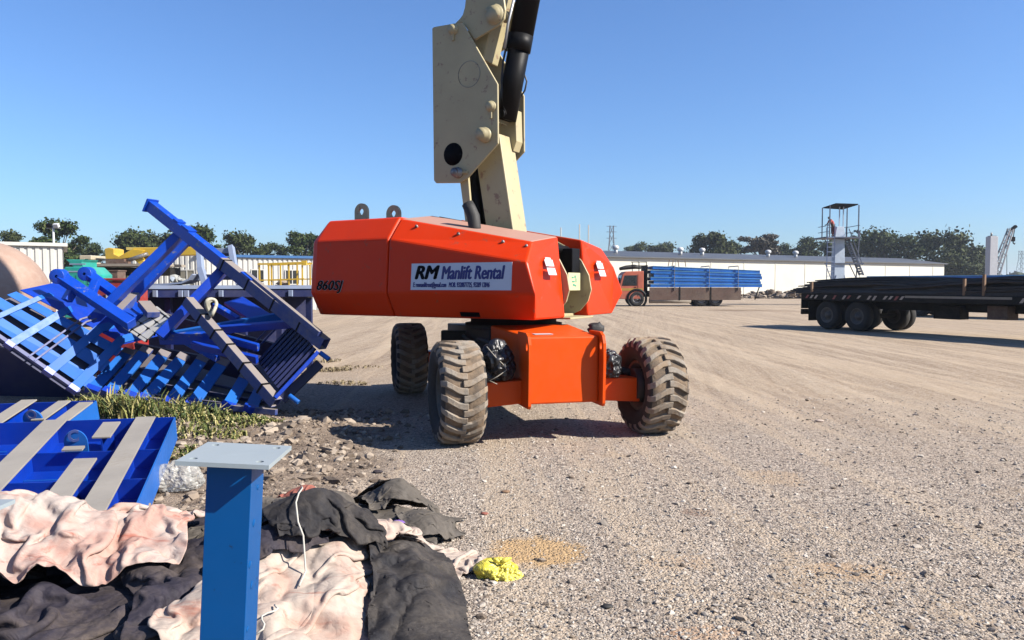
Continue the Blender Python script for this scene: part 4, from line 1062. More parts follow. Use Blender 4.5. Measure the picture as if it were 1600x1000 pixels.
M_STRAP = paint('glare_grey_strap', (.46, .42, .36), .5, .5, .3, var=.15, scale=3)  # pale grey paints glare and dust on the strap tops
fr, nr_ = at(272, 652, 6.75), at(203, 808, 4.55)
vx = Vector((-2.75, -.42, .02))
vx = (at(125, 657, 6.72) - fr); vx = vx / vx.length * 2.6
deckpanel('deck_panel', 'nearer blue steel panel with pale straps half covered by the pink cloth', (nr_ + vx, nr_, fr, fr + vx), [(.73, .70)],
          [(.955 - .05, -.0, 1, .17), (.80, .74, .94, .15), (.80, .06, .50, .17), (.60, 0, 1, .20), (.30, 0, 1, .18)])
fr2, nr2 = at(128, 640, 7.6), at(40, 700, 6.6)
vx2 = vx * .8
deckpanel('deck_panel', 'farther blue steel panel with pale straps below the tipped chute', (nr2 + vx2 - Vector((0, 0, .05)), nr2 - Vector((0, 0, .05)), fr2 + Vector((0, .25, .05)), fr2 + vx2 + Vector((0, .25, .05))), [(.82, .62)],
          [(.97, .0, .95, .14), (.85, .60, 1.0, .13), (.80, .05, .50, .16), (.66, .1, 1.05, .16)])

# ---------------------------------------------------------------- posts in the foreground
M_POST = paint('post_blue_paint', (.0003, .105, .36), .40, .010, .0, var=.10, scale=3, spec=.2, wear=.02, wearcol=(.02, .03, .06))
M_PLATE = paint('post_plate_paint', (.42, .50, .54), .40, .3, .25, var=.08, scale=5)
def make_post(label, c, rz, h, tw, pw, lean=(0, 0)):
    t = thing('blue_post', label, 'steel post', (c[0], c[1], 0))
    t.rotation_euler = (lean[0], lean[1], rz); OFF[t] = None
    q = tw / 2; p = MB()
    p.beam((0, 0, -.05), (0, 0, h - .012), tw, tw, (0, 1, 0), .008)
    for k in range(9):
        z_ = h - .08 - .085 * k - .03 * rng.random(); w_ = .007 + .005 * rng.random()
        p.lathe((tw / 2 + .0005, -.01 + .05 * (rng.random() - .5), z_), (1, 0, 0), [(0, w_), (.001, w_ * .9), (.0022, w_ * .5), (.0026, .001)], 10)
    sh = p.build('tube', M_POST, t, .010, seg=3)
    a2 = pw / 2; holes = [(-.36, -.34), (.36, -.34), (-.36, .36), (.36, .36)]
    # plate with four drilled bolt holes: ring of cells round each hole
    p = MB(); vs = []; th = .011
    N = 16
    for ix in (-1, 1):
        for iy in (-1, 1):
            hx, hy = ix * .36 * pw, iy * .35 * pw; r_ = .010
            cx0, cx1 = sorted((0, ix * a2)); cy0, cy1 = sorted((0, iy * a2))
            inner = []; outer = []
            for k in range(N):
                an = 2 * math.pi * k / N; dx, dy = math.cos(an), math.sin(an)
                tt = min(((cx1 - hx) / dx if dx > 1e-6 else 9), ((cx0 - hx) / dx if dx < -1e-6 else 9), ((cy1 - hy) / dy if dy > 1e-6 else 9), ((cy0 - hy) / dy if dy < -1e-6 else 9))
                outer.append((hx + dx * tt, hy + dy * tt)); inner.append((hx + dx * r_, hy + dy * r_))
            corners = [(cx0, cy0), (cx1, cy0), (cx1, cy1), (cx0, cy1)]
            pts = [(math.atan2(y - hy, x - hx), (x, y), (hx + r_ * math.cos(math.atan2(y - hy, x - hx)), hy + r_ * math.sin(math.atan2(y - hy, x - hx)))) for x, y in corners]
            pts += [(math.atan2(o_[1] - hy, o_[0] - hx), o_, i_) for o_, i_ in zip(outer, inner)]
            pts.sort(key=lambda e: e[0]); n = len(pts)
            V = [(x, y, z) for z in (h - th, h) for _, (x, y), _i in pts] + [(x, y, z) for z in (h - th, h) for _, _o, (x, y) in pts]
            F = []
            for i in range(n):
                j = (i + 1) % n
                F += [(n + i, n + j, 3 * n + j, 3 * n + i), (i, 2 * n + i, 2 * n + j, j), (2 * n + i, 3 * n + i, 3 * n + j, 2 * n + j)]
                (x0, y0), (x1, y1) = pts[i][1], pts[j][1]
                if (abs(abs(x0) - a2) < 1e-6 and abs(x0 - x1) < 1e-6) or (abs(abs(y0) - a2) < 1e-6 and abs(y0 - y1) < 1e-6): F.append((i, j, n + j, n + i))
            p.add(V, F)
    pl_ = p.build('top_plate', M_PLATE, t)
    bd_ = MB(); bd_.beam((-tw * .5, -tw / 2 - .004, h - .016), (tw * .5, -tw / 2 - .004, h - .016), .012, .012); bd_.build('weld_seam', M_POST, sh)
    return t
pcx = Vector((-.783, 1.945, 0))
make_post('blue square steel post with a drilled top plate in the pile of tarpaulins', (pcx.x, pcx.y), R(2.5), 1.187, .112, .226, (0, R(3.4)))
p2 = at(-22, 806, 1.9)
make_post('blue square steel post cut off by the left edge of the picture', (p2.x - .112, p2.y), R(0), 1.045, .112, .226, (0, 0))
# ================================================================== right: flatbed trailers, long building, tower, far truck
M_TRBLK = paint('trailer_black', (.009, .0085, .008), .7, .10, .25, spec=.15)
M_RUST = paint('rusty_steel', (.15, .075, .05), .75, .5, .4, var=.3, scale=1.5)
M_REBAR = paint('dark_rebar', (.030, .022, .019), .75, .12, .22, var=.4, scale=4)
M_STRIPEW = plain('stripe_white', (.62, .50, .40), .5, var=.15)
M_STRIPER = plain('stripe_red', (.35, .05, .04), .5)
M_WOOD = plain('raw_timber', (.30, .17, .09), .8)
M_TYREF = plain('truck_tyre', (.016, .015, .014), .9)
M_RIMF = paint('truck_rim', (.32, .30, .28), .5, .4)
M_RIMT = paint('trailer_rim', (.07, .06, .055), .6, .4)
M_SACK = plain('pale_mud', (.40, .34, .27), .9)

def truck_wheel(par, c, ax, r=.52, w_=.28, rim=M_RIMF):
    wh = sub('wheel', par); c = Vector(c); ax = Vector(ax).normalized(); p = MB(); h = w_ / 2
    p.lathe(c, ax, [(-h * .8, r * .55), (-h, r * .75), (-h * .9, r * .94), (-h * .4, r), (h * .4, r), (h * .9, r * .94), (h, r * .75), (h * .8, r * .55)], 36); p.build('tyre', M_TYREF, wh)
    p = MB(); p.lathe(c, ax, [(h * .78, r * .56), (h * .85, r * .50), (h * .2, r * .42), (h * .15, r * .22), (h * .7, r * .2), (h * .75, .01)], 28)
    p.lathe(c, ax, [(-h * .78, r * .56), (-h * .85, r * .50), (-h * .5, r * .42), (-h * .5, .01)], 28)
    p.build('rim', rim, wh); return wh

def make_trailer(label, org, d, length, n_far_mud=True):
    """flatbed seen from its side: org = ground point under the rear near corner, d = direction towards its front"""
    d = Vector(d).normalized(); l = Vector((-d.y, d.x, 0)); l = l if l.x > 0 else -l   # l points to the far side
    t = thing('flatbed_trailer', label, 'trailer', org); o = Vector(org)
    P = lambda a, b_, z: o + d * a + l * b_ + Z * z
    def bx(name, a0, a1, b0, b1, z0, z1, mat, bev=.01, par=None):
        p = MB(); p.prism([P(a0, b0, z0), P(a1, b0, z0), P(a1, b1, z0), P(a0, b1, z0)], [P(a0, b0, z1), P(a1, b0, z1), P(a1, b1, z1), P(a0, b1, z1)]); return p.build(name, mat, par or t, bev)
    bx('deck', 0, length, 0, 2.5, 1.14, 1.28, M_TRBLK)
    sd = bx('side_rail', 0, length, -.04, -.002, 1.06, 1.30, M_TRBLK)
    k = 0
    for a0, a1 in ((.2, 4.2), (8.0, 11.4)):      # hazard stripes along the side rail
        a = a0
        while a < a1:
            if rng.random() < .84:
                dz_ = .05 * rng.random(); p = MB(); q = [P(a, -.044, 1.10 + dz_), P(a + .09, -.044, 1.10 + dz_), P(a + .20, -.044, 1.25), P(a + .10, -.044, 1.25)]; p.prism(q, [x - l * .003 for x in q]); p.build('hazard_stripe', M_STRIPEW if (k % 3) else M_STRIPER, sd)
            a += .21; k += 1
    bx('pale_strip', 4.4, 7.8, -.05, -.042, 1.20, 1.27, M_SACK, 0, sd)
    for b0 in (.75, 1.6): bx('main_beam', .3, length, b0, b0 + .15, .78, 1.138, M_TRBLK)
    bx('rear_bumper', -.06, .04, .0, 2.5, .52, .72, M_TRBLK); bx('rear_panel', -.05, -.002, 0, 2.5, .74, 1.28, M_TRBLK)
    for b0 in (.02, 1.85): bx('mud_flap', .30, .33, b0, b0 + .62, .30, 1.0, M_TRBLK, 0)
    for a in (1.1, 2.42):
        for b0 in (.20, .50, 2.0, 2.3): truck_wheel(t, P(a, b0, .53), -l if b0 < 1 else l, rim=M_RIMT)
        p = MB(); p.tube([P(a, .2, .53), P(a, 2.3, .53)], .08, 12); p.build('axle', M_TRBLK, t)
    bx('tool_box', 5.0, 5.9, .5, .9, .55, .95, M_TRBLK); bx('spare_rack', 6.8, 7.4, .4, .9, .60, 1.0, M_RUST)
    bx('landing_leg', 8.8, 8.95, .3, .45, .1, 1.1, M_TRBLK); bx('landing_leg', 8.8, 8.95, 2.0, 2.15, .1, 1.1, M_TRBLK)
    for a, h_ in ((.4, .42), (6.3, .5), (6.9, .62)):
        bx('stake', a, a + .07, -.0, .07, 1.30, 1.30 + h_, M_WOOD, 0)
    return t, P, d, l
td = Vector((.41, -.912, 0))
trl, TPp, td, tl = make_trailer('long dark flatbed trailer with hazard stripes loaded with rusty bars at the right edge', (10.85, 28.4, 0), td, 13.5)
# bundles of dark bars lying on the near trailer
bl_lab = ['rusty bar bundle lowest along the near edge of the dark trailer', 'rusty bar bundle at the back half of the dark trailer deck', 'rusty bar bundle lying on top of the others along the dark trailer',
          'rusty bar bundle rising towards the front of the dark trailer', 'rusty bar bundle crossing over the middle of the dark trailer load']
def bars(label, a0, a1, b0, b1, z0, z1, n, bow, seed, r_=.02):
    rs_ = random.Random(seed); p = MB(); mid = TPp((a0 + a1) / 2, (b0 + b1) / 2, z0)
    for k in range(n):
        u = rs_.random(); v_ = rs_.random(); b_ = b0 + (b1 - b0) * u; hz = (z1 - z0) * v_ * (1 - abs(2 * u - 1) ** 2 * .8)
        s_ = rs_.uniform(-.25, .25); db = rs_.uniform(-.12, .12); pts = []
        for i in range(7):
            q = i / 6.0; a = a0 + s_ + (a1 - a0) * q
            pts.append(TPp(a, b_ + db * (q - .5) * 2, z0 + hz + bow(q) + .012 * math.sin(7 * q + seed + k)))
        p.tube(pts, r_, 5, True, False)
    tag(p.build('bar_bundle', M_REBAR, loc=mid[:]), label, 'bar bundle', 'bundles of dark bars on the flatbed trailer')
bars(bl_lab[0], -.5, 13.2, .02, .8, 1.31, 1.50, 70, lambda q: .0, 1)
bars(bl_lab[1], -.7, 7.2, .6, 2.4, 1.31, 1.72, 110, lambda q: .14 * math.sin(q * 3.14), 2)
bars(bl_lab[2], -.3, 9.5, .25, 1.7, 1.46, 1.80, 90, lambda q: .10 * math.sin(q * 5.2), 3)
bars(bl_lab[3], 5.2, 13.3, .05, 2.3, 1.36, 1.78, 120, lambda q: .34 * q ** 1.3, 4)
bars(bl_lab[4], 3.2, 11.5, .15, 1.5, 1.46, 1.66, 60, lambda q: .22 * math.sin(q * 3.14) ** 2, 5)
# second flatbed behind it with blue panels
t2, TP2, d2_, l2_ = make_trailer('second flatbed trailer loaded with blue panels parked behind the dark trailer', (19.4, 41.0, 0), (.62, -.785, 0), 12.5)
M_BLUEF = paint('blue_beam_paint', (.006, .20, .74), .45, .05, .1, var=.35, scale=.8)
M_BLUEFL = paint('blue_beam_edge', (.22, .58, .98), .45, .08, .2, var=.2, scale=.8)
def beam_panel(label, P, a0, a1, b0, b1, z, h_, group, first=None, n_x=6, tilt=0.0):
    t = thing('blue_panel', label, 'steel girder', P((a0 + a1) / 2, (b0 + b1) / 2, z)[:], 0, group)  # one blue steel panel of a stacked load
    for bb in (b0, b1):
        p = MB(); p.beam(P(a0, bb, z + h_ / 2), P(a1, bb, z + h_ / 2 + tilt), .08, h_); p.build('chord', M_BLUEF, t)
        s_ = -.05 if bb == b0 else .05
        p = MB(); p.beam(P(a0, bb + s_ * 1.0, z + h_ - .02), P(a1, bb + s_, z + h_ - .02 + tilt), .03, .035); p.build('flange', M_BLUEFL, t)
    for k in range(n_x):
        a = a0 + .03 + (a1 - a0 - .06) * k / (n_x - 1); p = MB(); p.beam(P(a, b0 + .04, z + h_ * .5 + tilt * k / n_x), P(a, b1 - .04, z + h_ * .5 + tilt * k / n_x), .08, h_ * .7); p.build('cross_bar', M_BLUEF, t)
    p = MB(); zc = z + h_ * .90; p.prism([P(a0, b0 + .06, zc), P(a1, b0 + .06, zc + tilt), P(a1, b1 - .06, zc + tilt), P(a0, b1 - .06, zc)], [P(a0, b0 + .06, zc + .01), P(a1, b0 + .06, zc + .01 + tilt), P(a1, b1 - .06, zc + .01 + tilt), P(a0, b1 - .06, zc + .01)]); p.build('sheet', M_BLUEF, t)
    return t
for k, w_ in enumerate(('lower', 'middle', 'top')):
    beam_panel('%s blue panel of the three stacked on the second trailer' % w_, TP2, -.3, 9.8 - .5 * k, .1, 2.4, 1.30 + .27 * k, .25, 'blue panels on the second trailer')

# ---------------------------------------------------------------- far truck with its load
M_CAB = paint('faded_orange_cab', (.70, .15, .07), .5, .3, .2, var=.2, scale=1.5)
M_CABY = plain('yellow_band', (.62, .36, .05), .5)
M_GLASS = plain('dark_glass', (.02, .022, .025), .12)
tg = gnd(1075, 474); TY = 57.0
tx = lambda px: (px - 800) / FPX * TY
tk = thing('flatbed_truck', 'old orange flatbed truck facing left before the long cream building', 'truck', (tx(1060), TY, 0))
def tb(name, x0, x1, y0, y1, z0, z1, mat, par=tk, bev=.02):
    p = MB(); p.prism([(x0, y0, z0), (x1, y0, z0), (x1, y1, z0), (x0, y1, z0)], [(x0, y0, z1), (x1, y0, z1), (x1, y1, z1), (x0, y1, z1)]); return p.build(name, mat, par, bev)
fx = tx(967)
p = MB(); q = [(fx + .0, .55), (fx - .02, 1.35), (fx + .28, 2.42), (fx + .5, 2.62), (fx + 1.85, 2.66), (fx + 1.85, .55)]
p.prism([(x, TY, z) for x, z in q], [(x, TY + 2.3, z) for x, z in q]); cab = p.build('cab', M_CAB, tk, .04)
q = [(fx + .22, 1.55), (fx + .42, 2.32), (fx + 1.35, 2.34), (fx + 1.35, 1.55)]
p = MB(); p.prism([(x, TY - .012, z) for x, z in q], [(x, TY - .002, z) for x, z in q]); p.build('side_window', M_GLASS, cab)
q = [(fx + .02, 1.42), (fx + .26, 2.34)]
p = MB(); p.prism([(fx - .04, TY + .15, 1.42), (fx + .235, TY + .15, 2.34), (fx + .235, TY + 2.15, 2.34), (fx - .04, TY + 2.15, 1.42)], [(fx - .02, TY + .15, 1.41), (fx + .255, TY + .15, 2.33), (fx + .255, TY + 2.15, 2.33), (fx - .02, TY + 2.15, 1.41)]); p.build('windscreen', M_GLASS, cab)
tb('door_band', fx + .06, fx + 1.80, TY - .014, TY - .002, 1.18, 1.36, M_CABY, cab, 0)
tb('door_seam', fx + 1.40, fx + 1.43, TY - .010, TY - .002, .75, 2.40, M_BLACK, cab, 0)
tb('mirror', fx - .06, fx + .06, TY - .35, TY - .15, 1.75, 2.15, M_BLACK, cab, .01)
for z0_, z1_, y0_, y1_, mt, nm_ in ((.95, 1.15, TY + .15, TY + .50, M_WHITE, 'headlight'), (.95, 1.15, TY + 1.8, TY + 2.15, M_WHITE, 'headlight'), (.90, 1.25, TY + .6, TY + 1.7, M_BLACK, 'grille')):
    tb(nm_, fx - .045, fx - .022, y0_, y1_, z0_, z1_, mt, cab, .005)
p = MB(); ac = (tx(995), TY - .008, .56); p.lathe(ac, (0, -1, 0), [(0, .60), (0, .78), (.03, .78), (.03, .60), (0, .60)], 30); p.build('wheel_arch', M_BLACK, cab)
tb('door_handle', fx + 1.15, fx + 1.30, TY - .03, TY - .002, 1.42, 1.47, M_BLACK, cab, 0)
tb('step', fx + 1.35, fx + 1.80, TY - .06, TY + .2, .42, .50, M_BLACK, tk, 0)
tb('bumper', fx - .18, fx - .03, TY + .0, TY + 2.3, .45, .78, M_BLACK)
# roof bundle and headboard guard
p = MB(); p.tube([(fx + .1, TY + .3, 2.82), (fx + .6, TY + .5, 2.92), (fx + 1.2, TY + .4, 2.98), (fx + 1.7, TY + .5, 2.92)], [.12, .17, .18, .12], 10); p.build('roof_tarp', M_BLACKM, tk)
for x in (fx + 1.0, fx + 1.5, fx + 2.05):
    p = MB(); p.beam((x, TY + .05, 2.5 if x < fx + 2 else 1.0), (x, TY + .05, 3.34), .05, .05); p.build('guard_post', M_BLACK, tk)
for z_ in (3.32, 3.05):
    p = MB(); p.beam((fx + .9, TY + .05, z_), (fx + 2.1, TY + .05, z_), .05, .05); p.build('guard_rail', M_BLACK, tk)
tb('headboard', fx + 2.05, fx + 2.15, TY + .0, TY + 2.4, 1.0, 3.1, M_TRBLK)
x0, x1 = tx(1013), tx(1158)
bed = tb('bed', x0, x1, TY - .05, TY + 2.4, 1.0, 1.16, M_RUST)
for k in range(3):
    a, c2 = x0 + (x1 - x0) * k / 3 + .05, x0 + (x1 - x0) * (k + 1) / 3 - .05
    tb('drop_side', a, c2, TY - .12, TY - .06, .48, 1.42, M_RUST, tk, .01)
for k in (1, 2): tb('side_post', x0 + (x1 - x0) * k / 3 - .04, x0 + (x1 - x0) * k / 3 + .04, TY - .14, TY - .06, .45, 1.45, M_TRBLK, tk, 0)
tb('chassis_rail', fx + 1.0, x1, TY + .7, TY + 1.6, .70, .99, M_TRBLK)
p = MB(); p.tube([(fx + 2.3, TY + .1, .45), (fx + 5.4, TY + .1, .45)], .22, 12); p.build('fuel_tank', M_SACK, tk)
p = MB(); p.beam((tx(1180), TY + .1, .5), (tx(1187), TY + .1, 1.5), .07, .07); p.build('tail_post', M_TRBLK, tk)
for x, in ((tx(995),), (tx(1096),), (tx(1118),)):
    for yy, ax in ((TY + .12, (0, -1, 0)), (TY + 2.15, (0, 1, 0))): truck_wheel(tk, (x, yy, .56), ax, .56, .3)
PT = lambda a, b_, z: Vector((x0 + .15 + a, TY + b_, z))
lab = ['lowest', 'second lowest', 'third from the bottom', 'third from the top', 'second from the top', 'topmost']
for k in range(6):
    beam_panel('%s blue panel of the stack carried by the orange truck' % lab[k], PT, .25 * (k % 2) - (.0 if k < 5 else .1), 8.35 - .08 * (k % 3), -.05 + .04 * (k % 2), 2.3, 1.44 + .262 * k + (.05 if k == 5 else 0), .245, 'blue panels on the orange truck', tilt=-.07 * k, n_x=7)
for px, h_ in ((1045, .45), (1051, .40), (1062, .42), (1073, .4)):
    p = MB(); p.beam((tx(px), TY + .4, 2.98), (tx(px) + (.1 if px < 1055 else -.08), TY + .4, 3.05 + h_), .05, .05); tag(p.build('stake', M_WOOD, loc=(tx(px), TY + .4, 2.98)), {1045: 'leaning stake on the blue load nearest to the orange cab', 1051: 'second stake from the orange cab on the blue load', 1062: 'third stake from the orange cab on the blue load', 1073: 'stake farthest from the orange cab on the blue load'}[px], 'stake', 'stakes sticking up from the blue load')
for px in (1053, 1107, 1152):
    p = MB(); q = [(tx(px), TY - .16, 1.2), (tx(px), TY - .14, 3.02), (tx(px), TY + 2.42, 3.02), (tx(px), TY + 2.42, 1.2)]
    for i in range(3): p.beam(q[i], q[i + 1], .07, .02, (1, 0, 0))
    tag(p.build('lashing_strap', plain('strap_webbing', (.40, .38, .34), .8), loc=q[0]), {1053: 'lashing strap over the blue load close to the orange cab', 1107: 'lashing strap round the middle of the blue load', 1152: 'lashing strap near the tail of the blue load'}[px], 'strap', 'straps over the blue load')

# ---------------------------------------------------------------- long cream building
M_CREAM = paint('cream_wall', (.84, .81, .70), .8, .12, 0, var=.05, scale=.12)
M_ROOF = plain('grey_roof_sheet', (.10, .105, .115), .5, var=.15, scale=.3)
b0, b1 = at(905, 430, 107.0), at(1475, 430, 147.0)
bd2 = Vector((b1.x - b0.x, b1.y - b0.y, 0)); BL_ = bd2.length; bd2.normalize(); bnv = Vector((-bd2.y, bd2.x, 0))
lb = thing('long_building', 'long low cream building with a grey roof and five roof vents', 'building', (b0.x, b0.y, 0))
Bp = lambda a, d, z: Vector((b0.x, b0.y, 0)) + bd2 * a + bnv * d + Z * z
p = MB(); p.prism([Bp(0, 0, 0), Bp(BL_, 0, 0), Bp(BL_, 18, 0), Bp(0, 18, 0)], [Bp(0, 0, 5.55), Bp(BL_, 0, 5.55), Bp(BL_, 18, 5.55), Bp(0, 18, 5.55)]); p.build('wall', M_CREAM, lb)
p = MB(); q = [(-.5, 5.56), (-.5, 5.72), (9, 7.0), (18.5, 5.72), (18.5, 5.56)]; p.prism([Bp(-.4, d, z) for d, z in q], [Bp(BL_ + .4, d, z) for d, z in q]); rf = p.build('roof', M_ROOF, lb)
M_VENT = plain('white_vent', (.78, .78, .78), .5, var=.05)
for px in (962, 1063, 1097, 1200, 1243):
    r_ = ray(px, 400); t_ = r_.x / r_.y
    # where that line of sight crosses the ridge line
    a = (t_ * (b0.y + bnv.y * 5) - (b0.x + bnv.x * 5)) / (bd2.x - t_ * bd2.y)
    c0 = Bp(a, 5, 6.4); p = MB(); p.tube([c0, c0 + Z * .6], .30, 14); p.lathe(c0 + Z * .6, (0, 0, 1), [(0, .30), (.08, .48), (.40, .52), (.6, .34), (.66, .05)], 16); p.build('vent', M_VENT, rf)
for k in range(12):
    p = MB(); a = BL_ * (k + .5) / 12; p.beam(Bp(a, -.03, 5.45), Bp(a, -.03, .1), .14, .05, bnv); p.build('downpipe', M_CREAM, lb)

# ---------------------------------------------------------------- observation tower with a person on its ladder
M_TWBLUE = paint('pale_blue_column', (.62, .74, .88), .5, .3, 0, var=.12)
M_TWST = paint('tower_steel', (.06, .09, .16), .5, .3, 0, var=.2)
WY = 61.0; wx = lambda px: (px - 800) / FPX * WY
wz = lambda py: CAMH + (HORIZ - py) / FPX * WY
tw = thing('watch_tower', 'pale blue column with a railed platform and flat canopy behind the dark trailer', 'tower', (wx(1308), WY, 0))
cx_ = wx(1308)
p = MB(); p.prism([(cx_ - .48, WY - .4, 0), (cx_ + .48, WY - .4, 0), (cx_ + .48, WY + .4, 0), (cx_ - .48, WY + .4, 0)], [(cx_ - .36, WY - .32, wz(374)), (cx_ + .36, WY - .32, wz(374)), (cx_ + .36, WY + .32, wz(374)), (cx_ - .36, WY + .32, wz(374))]); p.build('column', M_TWBLUE, tw, .02)
p = MB(); p.prism([(cx_ - .42, WY - .35, wz(372)), (cx_ + .42, WY - .35, wz(372)), (cx_ + .42, WY + .35, wz(372)), (cx_ - .42, WY + .35, wz(372))], [(cx_ - .25, WY - .25, wz(355)), (cx_ + .34, WY - .25, wz(355)), (cx_ + .34, WY + .25, wz(355)), (cx_ - .25, WY + .25, wz(355))]); p.build('pedestal', M_TWBLUE, tw, .02)
def tbar(name, a, c2, w_=.06, mat=M_TWST, par=tw):
    p = MB(); p.beam(a, c2, w_, w_); return p.build(name, mat, par)
y0, y1 = WY - 1.0, WY + 1.2; xl, xr = wx(1278), wx(1333)
p = MB(); p.box(((xl + xr) / 2, WY + .1, wz(372.5)), (xr - xl, 2.3, .10)); p.build('platform', M_TWST, tw)
for x, y in ((wx(1286), y0), (xr - .1, y1), (xr - .1, y0 + .1), (wx(1286) + .3, y1)): tbar('canopy_post', (x, y, wz(372)), (x, y, wz(323) - .0), .07)
for px in (1309, 1315): tbar('canopy_strut', (wx(px), WY, wz(355)), (wx(px), WY, wz(324)), .07, M_TWBLUE)
cq = [at(1286, 325.5, 61.6), at(1306, 319, 60.1), at(1341, 320, 60.4), at(1317, 327.5, 62.2)]
p = MB(); p.prism(cq, [q + Z * .08 for q in cq]); p.build('canopy', paint('canopy_underside', (.012, .016, .026), .8, 0, spec=.04), tw)
for z_ in (wz(354), wz(363)):
    tbar('rail', (wx(1300), y1, z_), (xr, y1, z_), .045); tbar('rail', (xr - .05, y0, z_), (xr - .05, y1, z_), .045); tbar('rail', (wx(1286), y0, z_), (wx(1286), y1, z_), .045)
for px in (1299, 1322, 1330): tbar('baluster', (wx(px), y1, wz(372)), (wx(px), y1, wz(354)), .045)
# ladder at the left, stair at the right
for dx in (-.28, .28): tbar('ladder_rail', (wx(1284) + dx, y0 - .5, 0), (wx(1288) + dx, y0 - .05, wz(352)), .06, M_PALEB)
for k in range(14):
    z_ = .4 + .38 * k; t_ = z_ / wz(352); x = wx(1284) + (wx(1288) - wx(1284)) * t_; y = y0 - .5 + .45 * t_; tbar('rung', (x - .28, y, z_), (x + .28, y, z_), .04, M_PALEB)
tbar('mid_beam', (wx(1284), WY - .42, wz(412)), (wx(1345), WY - .42, wz(412)), .09)
for dy in (-.35, .35): tbar('stair_stringer', (wx(1322), WY + .1 + dy, wz(374)), (wx(1346), WY + .1 + dy, wz(430)), .10)
for k in range(14):
    t_ = (k + .5) / 14; tbar('stair_tread', (wx(1322) + (wx(1346) - wx(1322)) * t_, WY - .25, wz(374 + 56 * t_)), (wx(1322) + (wx(1346) - wx(1322)) * t_, WY + .45, wz(374 + 56 * t_)), .13)
tbar('stair_rail', (wx(1322), WY - .25, wz(358)), (wx(1344), WY - .25, wz(414)), .05); tbar('brace', (wx(1322), WY - .4, wz(412)), (wx(1342), WY - .4, wz(452)), .06); tbar('brace', (wx(1340), WY + .4, wz(440)), (wx(1345), WY + .4, wz(360)), .07)
tbar('brace', (wx(1286), WY - .4, wz(414)), (wx(1296), WY - .4, wz(440)), .05)
for x0_, x1_ in ((1290, 1303), (1314, 1328)):
    tbar('brace', (wx(x0_), WY - .5, 0.0 if x0_ < 1300 else wz(430)), (wx(x1_), WY - .4, wz(430) if x0_ < 1300 else 0.0), .06, M_PALEB)

# the person leaning forward at the head of the ladder
def skin_body(name, joints, edges, mat, parent=None, loc=(0, 0, 0), root=0):
    me = bpy.data.meshes.new(name); me.from_pydata([Vector(j[:3]) - Vector(loc) for j in joints], edges, []); me.materials.append(mat)
    o = bpy.data.objects.new(name, me); link(o)
    if parent is None: o.location = loc
    else: o.parent = parent
    md = o.modifiers.new('skin', 'SKIN'); md.use_smooth_shade = True
    for i, j in enumerate(joints): me.skin_vertices[0].data[i].radius = (j[3], j[3]); me.skin_vertices[0].data[i].use_root = (i == root)
    ss = o.modifiers.new('smooth', 'SUBSURF'); ss.levels = 2; ss.render_levels = 2
    OFF[o] = Vector(loc); return o
pzf = wz(372); pxc = wx(1291.5); pyc = WY - .75
B0 = Vector((pxc, pyc, pzf))
def pj(x, y, z, r): return (B0.x + x, B0.y + y, B0.z + z + .06, r)
M_SKIN = plain('brown_skin', (.13, .07, .045), .6); M_SHIRT = plain('coral_shirt', (.62, .12, .10), .8); M_TROUS = plain('maroon_trousers', (.16, .035, .045), .8); M_HAIR = plain('black_hair', (.012, .011, .011), .6)
J = [pj(.10, 0, .86, .12), pj(.02, 0, 1.08, .13), pj(-.12, 0, 1.28, .135), pj(-.20, 0, 1.36, .06), pj(-.27, 0, 1.46, .085), pj(-.29, 0, 1.55, .085),
     pj(.06, .10, .48, .075), pj(.10, .10, .10, .045), pj(.00, .10, .04, .05), pj(.16, -.10, .47, .075), pj(.14, -.10, .10, .045), pj(.04, -.10, .04, .05),
     pj(-.14, .20, 1.28, .055), pj(-.26, .24, 1.02, .045), pj(-.42, .20, .92, .032), pj(-.50, .19, .90, .035), pj(-.14, -.20, 1.28, .055), pj(-.22, -.26, 1.02, .045), pj(-.40, -.20, .94, .032), pj(-.48, -.19, .92, .035)]
E = [(0, 1), (1, 2), (2, 3), (3, 4), (4, 5), (0, 6), (6, 7), (7, 8), (0, 9), (9, 10), (10, 11), (2, 12), (12, 13), (13, 14), (14, 15), (2, 16), (16, 17), (17, 18), (18, 19)]
pe = skin_body('person', J, E, M_SKIN, loc=B0[:]); tag(pe, 'person in a coral shirt and maroon trousers leaning forward on the tower platform', 'person')
skin_body('shirt', [(*J[0][:3], .145), (*J[1][:3], .155), (*J[2][:3], .16), (*J[12][:3], .075), (*Vector(J[12][:3]).lerp(Vector(J[13][:3]), .8), .065), (*J[16][:3], .075), (*Vector(J[16][:3]).lerp(Vector(J[17][:3]), .8), .065)], [(0, 1), (1, 2), (2, 3), (3, 4), (2, 5), (5, 6)], M_SHIRT, pe, B0[:])
skin_body('trousers', [(*Vector(J[0][:3]).lerp(Vector(J[1][:3]), .1), .142), (*J[6][:3], .10), (*Vector(J[6][:3]).lerp(Vector(J[7][:3]), .9), .075), (*J[9][:3], .10), (*Vector(J[9][:3]).lerp(Vector(J[10][:3]), .9), .075)], [(0, 1), (1, 2), (0, 3), (3, 4)], M_TROUS, pe, B0[:])
skin_body('hair', [(J[5][0] + .02, J[5][1], J[5][2] + .02, .095), (J[5][0] + .05, J[5][1], J[5][2] - .06, .075)], [(0, 1)], M_HAIR, pe, B0[:])

